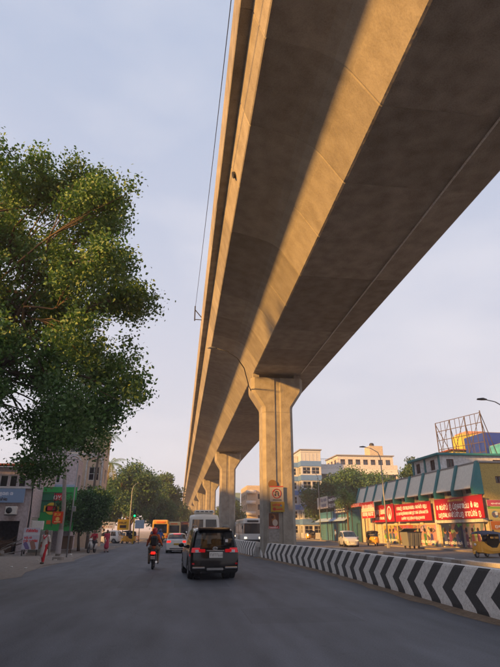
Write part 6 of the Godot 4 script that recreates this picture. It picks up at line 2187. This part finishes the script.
	one_box("upper_box", Vector3(-0.35, 2.05, -0.1), Vector3(0.8, 0.62, 0.4), M.sign_white, t, 0.02)
	im = Image.create(96, 128, false, Image.FORMAT_RGB8)
	im.fill(Color(0.75, 0.76, 0.82))
	letters(im, 14, 6, 86, 18, Color(0.8, 0.1, 0.15), 411); letters(im, 8, 50, 60, 14, Color(0.8, 0.1, 0.15), 412); letters(im, 6, 68, 92, 16, Color(0.8, 0.12, 0.1), 413); stroke(im, [Vector2(60, 90), Vector2(70, 118)], 14, Color(0.6, 0.45, 0.4)); stroke(im, [Vector2(20, 96), Vector2(34, 120)], 12, Color(0.45, 0.4, 0.6)); im.fill_rect(Rect2i(0, 28, 96, 16), Color(0.82, 0.83, 0.86))
	t = thing("poster_stand", "standing poster board with red script beside the walking woman", "poster board", Vector3(-10.62, 0, -40.9))
	board(t, "panel", Vector3(-0.56, 0.42, 0.0), Vector3.RIGHT, 1.14, 1.46, print_mat("stand_print", im, 0.7), M.sign_white, 0.05)
	for x in [-0.5, 0.5]:
		one_box("leg", Vector3(x, 0.6, -0.09), Vector3(0.06, 1.2, 0.06), M.dark_steel, t)
	t = thing("brown_cart", "closed brown wooden vendor cart behind the utility pole", "cart", Vector3(-9.0, 0, -45.2))
	one_box("box", Vector3(0, 0.78, 0), Vector3(0.95, 0.9, 0.8), M.wood_brown, t, 0.02)
	one_box("top", Vector3(0, 1.27, 0), Vector3(1.08, 0.06, 0.92), M.wood_brown, t, 0.01)
	for q in [[-0.4, 0.3], [0.4, 0.3], [-0.4, -0.3], [0.4, -0.3]]:
		one_box("leg", Vector3(q[0], 0.17, q[1]), Vector3(0.07, 0.36, 0.07), M.wood_brown, t)
	rng.seed = 55
	t = thing("pole_heap", "heap of brown bamboo poles and rubble in front of the corner shop", "heap", Vector3(-13.2, 0, -41.5))
	for k in 16:
		st = mb()
		var a := Vector3(rng.randf_range(-2.0, 0.9), 0.1 + rng.randf() * 0.5, rng.randf_range(-0.4, 0.5))
		var b := a + Vector3(rng.randf_range(0.6, 1.9), rng.randf_range(0.1, 1.1), rng.randf_range(-0.4, 0.4))
		tube(st, [a, a.lerp(b, 0.5) + Vector3(0, 0.03, 0), b], 0.035, 6)
		obj("pole", st, M.wood_brown if k % 3 else M.concrete_dark, t)
	for k in 18:
		st = mb()
		var sz := rng.randf_range(0.18, 0.5)
		box(st, Vector3(rng.randf_range(-2.2, 1.3), sz * 0.3, rng.randf_range(-0.5, 0.9)), Vector3(sz, sz * 0.7, sz * 0.8), sz * 0.2, Basis(Vector3(rng.randf(), 1, rng.randf()).normalized(), rng.randf() * 3))
		obj("rubble_stone", st, M.concrete_dark if k % 2 else M.earth, t)
	for k in 12:
		st = mb()
		var sz := rng.randf_range(0.08, 0.2)
		box(st, Vector3(-6.9 - rng.randf() * 1.6, 0.03, -(22 + rng.randf() * 22)), Vector3(sz, sz * 0.25, sz * 0.7), 0.01, Basis(Vector3.UP, rng.randf() * 3))
		tag(obj("litter_scrap", st, M.sign_white), "scrap of pale litter lying on the dusty verge", "litter", "litter on the verge")
	# --- traffic signal and boards at the junction
	t = thing("traffic_light", "traffic light showing green on a yellow post at the junction", "traffic light", Vector3(-6.2, 0, -75.0))
	st = mb(true)
	tube(st, [Vector3(0, -0.05, 0), Vector3(0, 4.3, 0)], 0.09, 8)
	obj("post", st, M.sign_yellow, t)
	one_box("housing", Vector3(0.02, 3.95, 0.12), Vector3(0.34, 1.1, 0.2), M.trim_black, t, 0.02)
	for k in 3:
		st = mb(true)
		ball(st, Vector3(0.02, 4.3 - 0.36 * k, 0.22), Vector3(0.13, 0.13, 0.04), 12, 6)
		obj("green_lamp" if k == 2 else "dark_lamp", st, M.signal_green if k == 2 else M.trim_black, t)
	t = thing("direction_board", "blue grey direction board on a post right of the traffic light", "signboard", Vector3(-5.5, 0, -76.0))
	one_box("panel", Vector3(0, 2.5, 0), Vector3(1.25, 1.1, 0.06), M.sky_blue_sign, t, 0.02)
	one_box("post", Vector3(0, 1.0, -0.08), Vector3(0.09, 2.0, 0.09), M.dark_steel, t)
	im = Image.create(96, 96, false, Image.FORMAT_RGB8)
	im.fill(Color(0.85, 0.66, 0.08)); letters(im, 10, 20, 88, 18, Color(0.3, 0.15, 0.05), 421); im.fill_rect(Rect2i(20, 52, 56, 26), Color(0.2, 0.12, 0.08))
	t = thing("yellow_board", "yellow shop board standing beyond the small spreading tree", "signboard", Vector3(-8.1, 0, -79.5))
	board(t, "panel", Vector3(-0.8, 1.75, 0), Vector3.RIGHT, 1.6, 1.45, print_mat("yellow_board_print", im), M.sign_yellow, 0.06)
	one_box("post", Vector3(0, 0.9, -0.1), Vector3(0.1, 1.8, 0.1), M.dark_steel, t)
	one_box("post", Vector3(-0.6, 0.9, -0.1), Vector3(0.1, 1.8, 0.1), M.dark_steel, t)
	im = Image.create(128, 64, false, Image.FORMAT_RGB8)
	im.fill(Color(0.78, 0.78, 0.78)); letters(im, 8, 10, 120, 18, Color(0.15, 0.15, 0.2), 422); letters(im, 8, 38, 120, 14, Color(0.5, 0.1, 0.1), 423)
	t = thing("white_board", "white shop board left of the yellow board at the junction", "signboard", Vector3(-10.2, 0, -79.7))
	board(t, "panel", Vector3(-1.1, 1.95, 0), Vector3.RIGHT, 2.0, 0.9, print_mat("white_board_print", im), M.sign_white, 0.06)
	one_box("post", Vector3(-0.6, 1.0, -0.1), Vector3(0.1, 2.0, 0.1), M.dark_steel, t)
	one_box("post", Vector3(0.6, 1.0, -0.1), Vector3(0.1, 2.0, 0.1), M.dark_steel, t)

func street_materials() -> void:
	mat("sign_faded_red", lin(0.48, 0.05, 0.05), 0.7, M.t_grime, 0.4)
	mat("sign_weathered", lin(0.44, 0.41, 0.38), 0.8, M.t_grime, 0.6)
	mat("round_brown", lin(0.22, 0.12, 0.04), 0.8, M.t_grime, 0.5)
	mat("white_kerb", lin(0.50, 0.50, 0.50), 0.9, M.t_grime, 0.8)
	mat("grey_kerb", lin(0.26, 0.27, 0.30), 0.9, M.t_grime, 0.9)
	mat("bin_grey", lin(0.20, 0.21, 0.20), 0.7, M.t_grime, 0.7)
	mat("cabinet_grey", lin(0.24, 0.25, 0.23), 0.7, M.t_grime, 0.9)
	mat("pole_paper", lin(0.55, 0.53, 0.58), 0.9, M.t_dirt, 0.5)
	var g := mat("signal_green", lin(0.0, 0.5, 0.25), 0.3)
	g.emission_enabled = true
	g.emission = Color(0.05, 1.0, 0.45)
	g.emission_energy_multiplier = 2.0

func make_traffic() -> void:
	make_suv()
	make_van()
	make_sedan("white taxi saloon braking ahead of the motorcyclist, yellow number plate", Vector3(-0.15, 0, -44.0), 0.0, M.car_white, true, "white_taxi")
	make_hatch("small white car ahead of the taxi, partly hidden by the van", Vector3(1.15, 0, -66.0), 0.0, M.car_white, "white_car")
	make_bus("yellow bus in the distance on the left carriageway, seen from behind", Vector3(-2.9, 0, -84.0), 0.0, M.bus_yellow, "yellow_bus", 9.0, 3.25)
	make_bus("pale yellow bus beyond the yellow one", Vector3(-1.0, 0, -100.0), 0.0, M.bus_pale, "pale_bus", 9.0, 3.2)
	make_bus("brick red lorry body far ahead beside the viaduct", Vector3(1.4, 0, -112.0), 0.0, M.brick_red, "red_lorry", 8.0, 3.4, "lorry")
	make_auto("yellow auto rickshaw with a dark blue hood ahead of the motorcyclist", Vector3(-2.55, 0, -61.0), 0.0, M.canopy_blue)
	make_bus("white bus with a dark windscreen coming towards the camera beyond the barrier", Vector3(9.6, 0, -80.0), PI, M.bus_white, "white_bus", 10.0, 3.2)
	for n in get_children():
		if n.name == "white_bus":
			n.position.z = -70.0 - 10.0
	make_hatch("dark blue car with lit headlamps beside the oncoming white bus", Vector3(11.8, 0, -70.0), PI, M.car_blue, "blue_car", 1.0, true)
	make_bus("blue bus behind the oncoming white bus", Vector3(9.0, 0, -104.0), PI, M.car_blue, "blue_bus", 9.0, 3.1)
	make_hatch("white utility car waiting at the left junction, side on", Vector3(-8.2, 0, -79.0), 1.25, M.car_white, "junction_car", 1.08)
	make_sedan("silver saloon at the left junction behind the white utility car", Vector3(-6.2, 0, -84.6), 1.35, M.car_silver, false, "silver_car")
	make_auto("yellow auto rickshaw waiting at the left junction", Vector3(-6.5, 0, -78.2), 2.6, M.canopy_black)
	# right side
	make_hatch("silver car parked beside the auto rickshaw before the red banners", Vector3(19.5, 0, -62.0), PI - 0.12, M.car_silver, "parked_car", 1.06)
	make_auto("yellow auto rickshaw parked behind the silver car before the banners", Vector3(23.3, 0, -63.4), PI - 0.2, M.canopy_black)
	make_auto("yellow auto rickshaw cut by the right edge of the picture", Vector3(21.9, 0, -35.2), 2.0, M.canopy_blue)
	make_auto("small distant yellow auto rickshaw near the blue shops", Vector3(26.2, 0, -104.0), 2.4, M.canopy_black)
	# two-wheelers
	make_bike("black motorcycle with its tail light lit, ridden ahead of the black car", Vector3(-1.16, 0, -26.0), 0.0, "motorcycle", M.trim_black, true)
	var ride := riding(Vector3(0.36, 1.03, -1.1), Vector3(0.2, 0.22, -0.72), 0.86, -0.42)
	person("motorcyclist in an orange shirt and red helmet with a black backpack", Vector3(-1.16, 0, -26.0), 0.0, ride, {"skin_key": "skin", "skin": lin(0.20, 0.11, 0.07), "top_key": "cloth_orange", "top": lin(0.55, 0.12, 0.03), "trousers_key": "cloth_khaki", "trousers": lin(0.19, 0.15, 0.11), "helmet_key": "helmet_red", "helmet": lin(0.5, 0.02, 0.02), "bag": true, "long_sleeve": true})
	make_bike("distant motorcycle beside the taxi", Vector3(-1.75, 0, -51.0), 0.0, "motorcycle", M.car_blue, false)
	person("distant motorcyclist in a blue shirt left of the taxi", Vector3(-1.75, 0, -51.0), 0.0, ride, {"skin_key": "skin", "skin": lin(0.20, 0.11, 0.07), "top_key": "cloth_blue", "top": lin(0.04, 0.10, 0.32), "trousers_key": "cloth_dark", "trousers": lin(0.05, 0.05, 0.06), "helmet_key": "helmet_blue", "helmet": lin(0.04, 0.06, 0.16)})
	make_scooter("pale grey scooter stopped at the left roadside, facing the camera", Vector3(-6.75, 0, -46.4), PI - 0.25)
	var sit := riding(Vector3(0.32, 1.0, -1.08), Vector3(0.12, 0.30, -0.95), 0.80, -0.45)
	person("scooter rider in a red top seated at the left roadside", Vector3(-6.75, 0, -46.4), PI - 0.25, sit, {"skin_key": "skin", "skin": lin(0.20, 0.11, 0.07), "top_key": "cloth_red", "top": lin(0.42, 0.03, 0.05), "trousers_key": "cloth_dark", "trousers": lin(0.05, 0.05, 0.06)})
	var st := standing(0.04)
	person("woman in a red and pink dress standing beside the scooter", Vector3(-6.0, 0, -46.9), PI + 0.6, st, {"skin_key": "skin", "skin": lin(0.20, 0.11, 0.07), "top_key": "cloth_crimson", "top": lin(0.45, 0.04, 0.08), "trousers_key": "cloth_pink", "trousers": lin(0.6, 0.4, 0.42), "skirt": 0.5, "slim": 0.92, "long_hair": true})
	person("woman in a white tunic with red trousers and scarf walking on the verge", Vector3(-7.33, 0, -31.3), PI - 0.35, standing(0.12), {"skin_key": "skin", "skin": lin(0.20, 0.11, 0.07), "top_key": "cloth_white", "top": lin(0.62, 0.58, 0.56), "trousers_key": "cloth_scarlet", "trousers": lin(0.55, 0.02, 0.03), "skirt": 0.42, "slim": 0.9, "scarf": lin(0.5, 0.03, 0.05), "scarf_key": "cloth_scarf", "long_hair": true})
	person("man in a blue shirt standing in front of the blue shops", Vector3(24.6, 0.12, -83.0), PI * 0.5, standing(0.0), {"skin_key": "skin", "skin": lin(0.20, 0.11, 0.07), "top_key": "cloth_sky", "top": lin(0.25, 0.35, 0.55), "trousers_key": "cloth_dark", "trousers": lin(0.05, 0.05, 0.06)})

func _ready() -> void:
	make_camera_and_light()
	make_materials()
	vehicle_materials()
	building_materials()
	leaf_materials()
	street_materials()
	var pale := mat("bus_pale", lin(0.55, 0.45, 0.20), 0.5)
	pale.clearcoat_enabled = true
	make_ground()
	make_viaduct()
	make_barriers()
	make_right_side()
	make_left_side()
	make_trees()
	make_street()
	make_traffic()
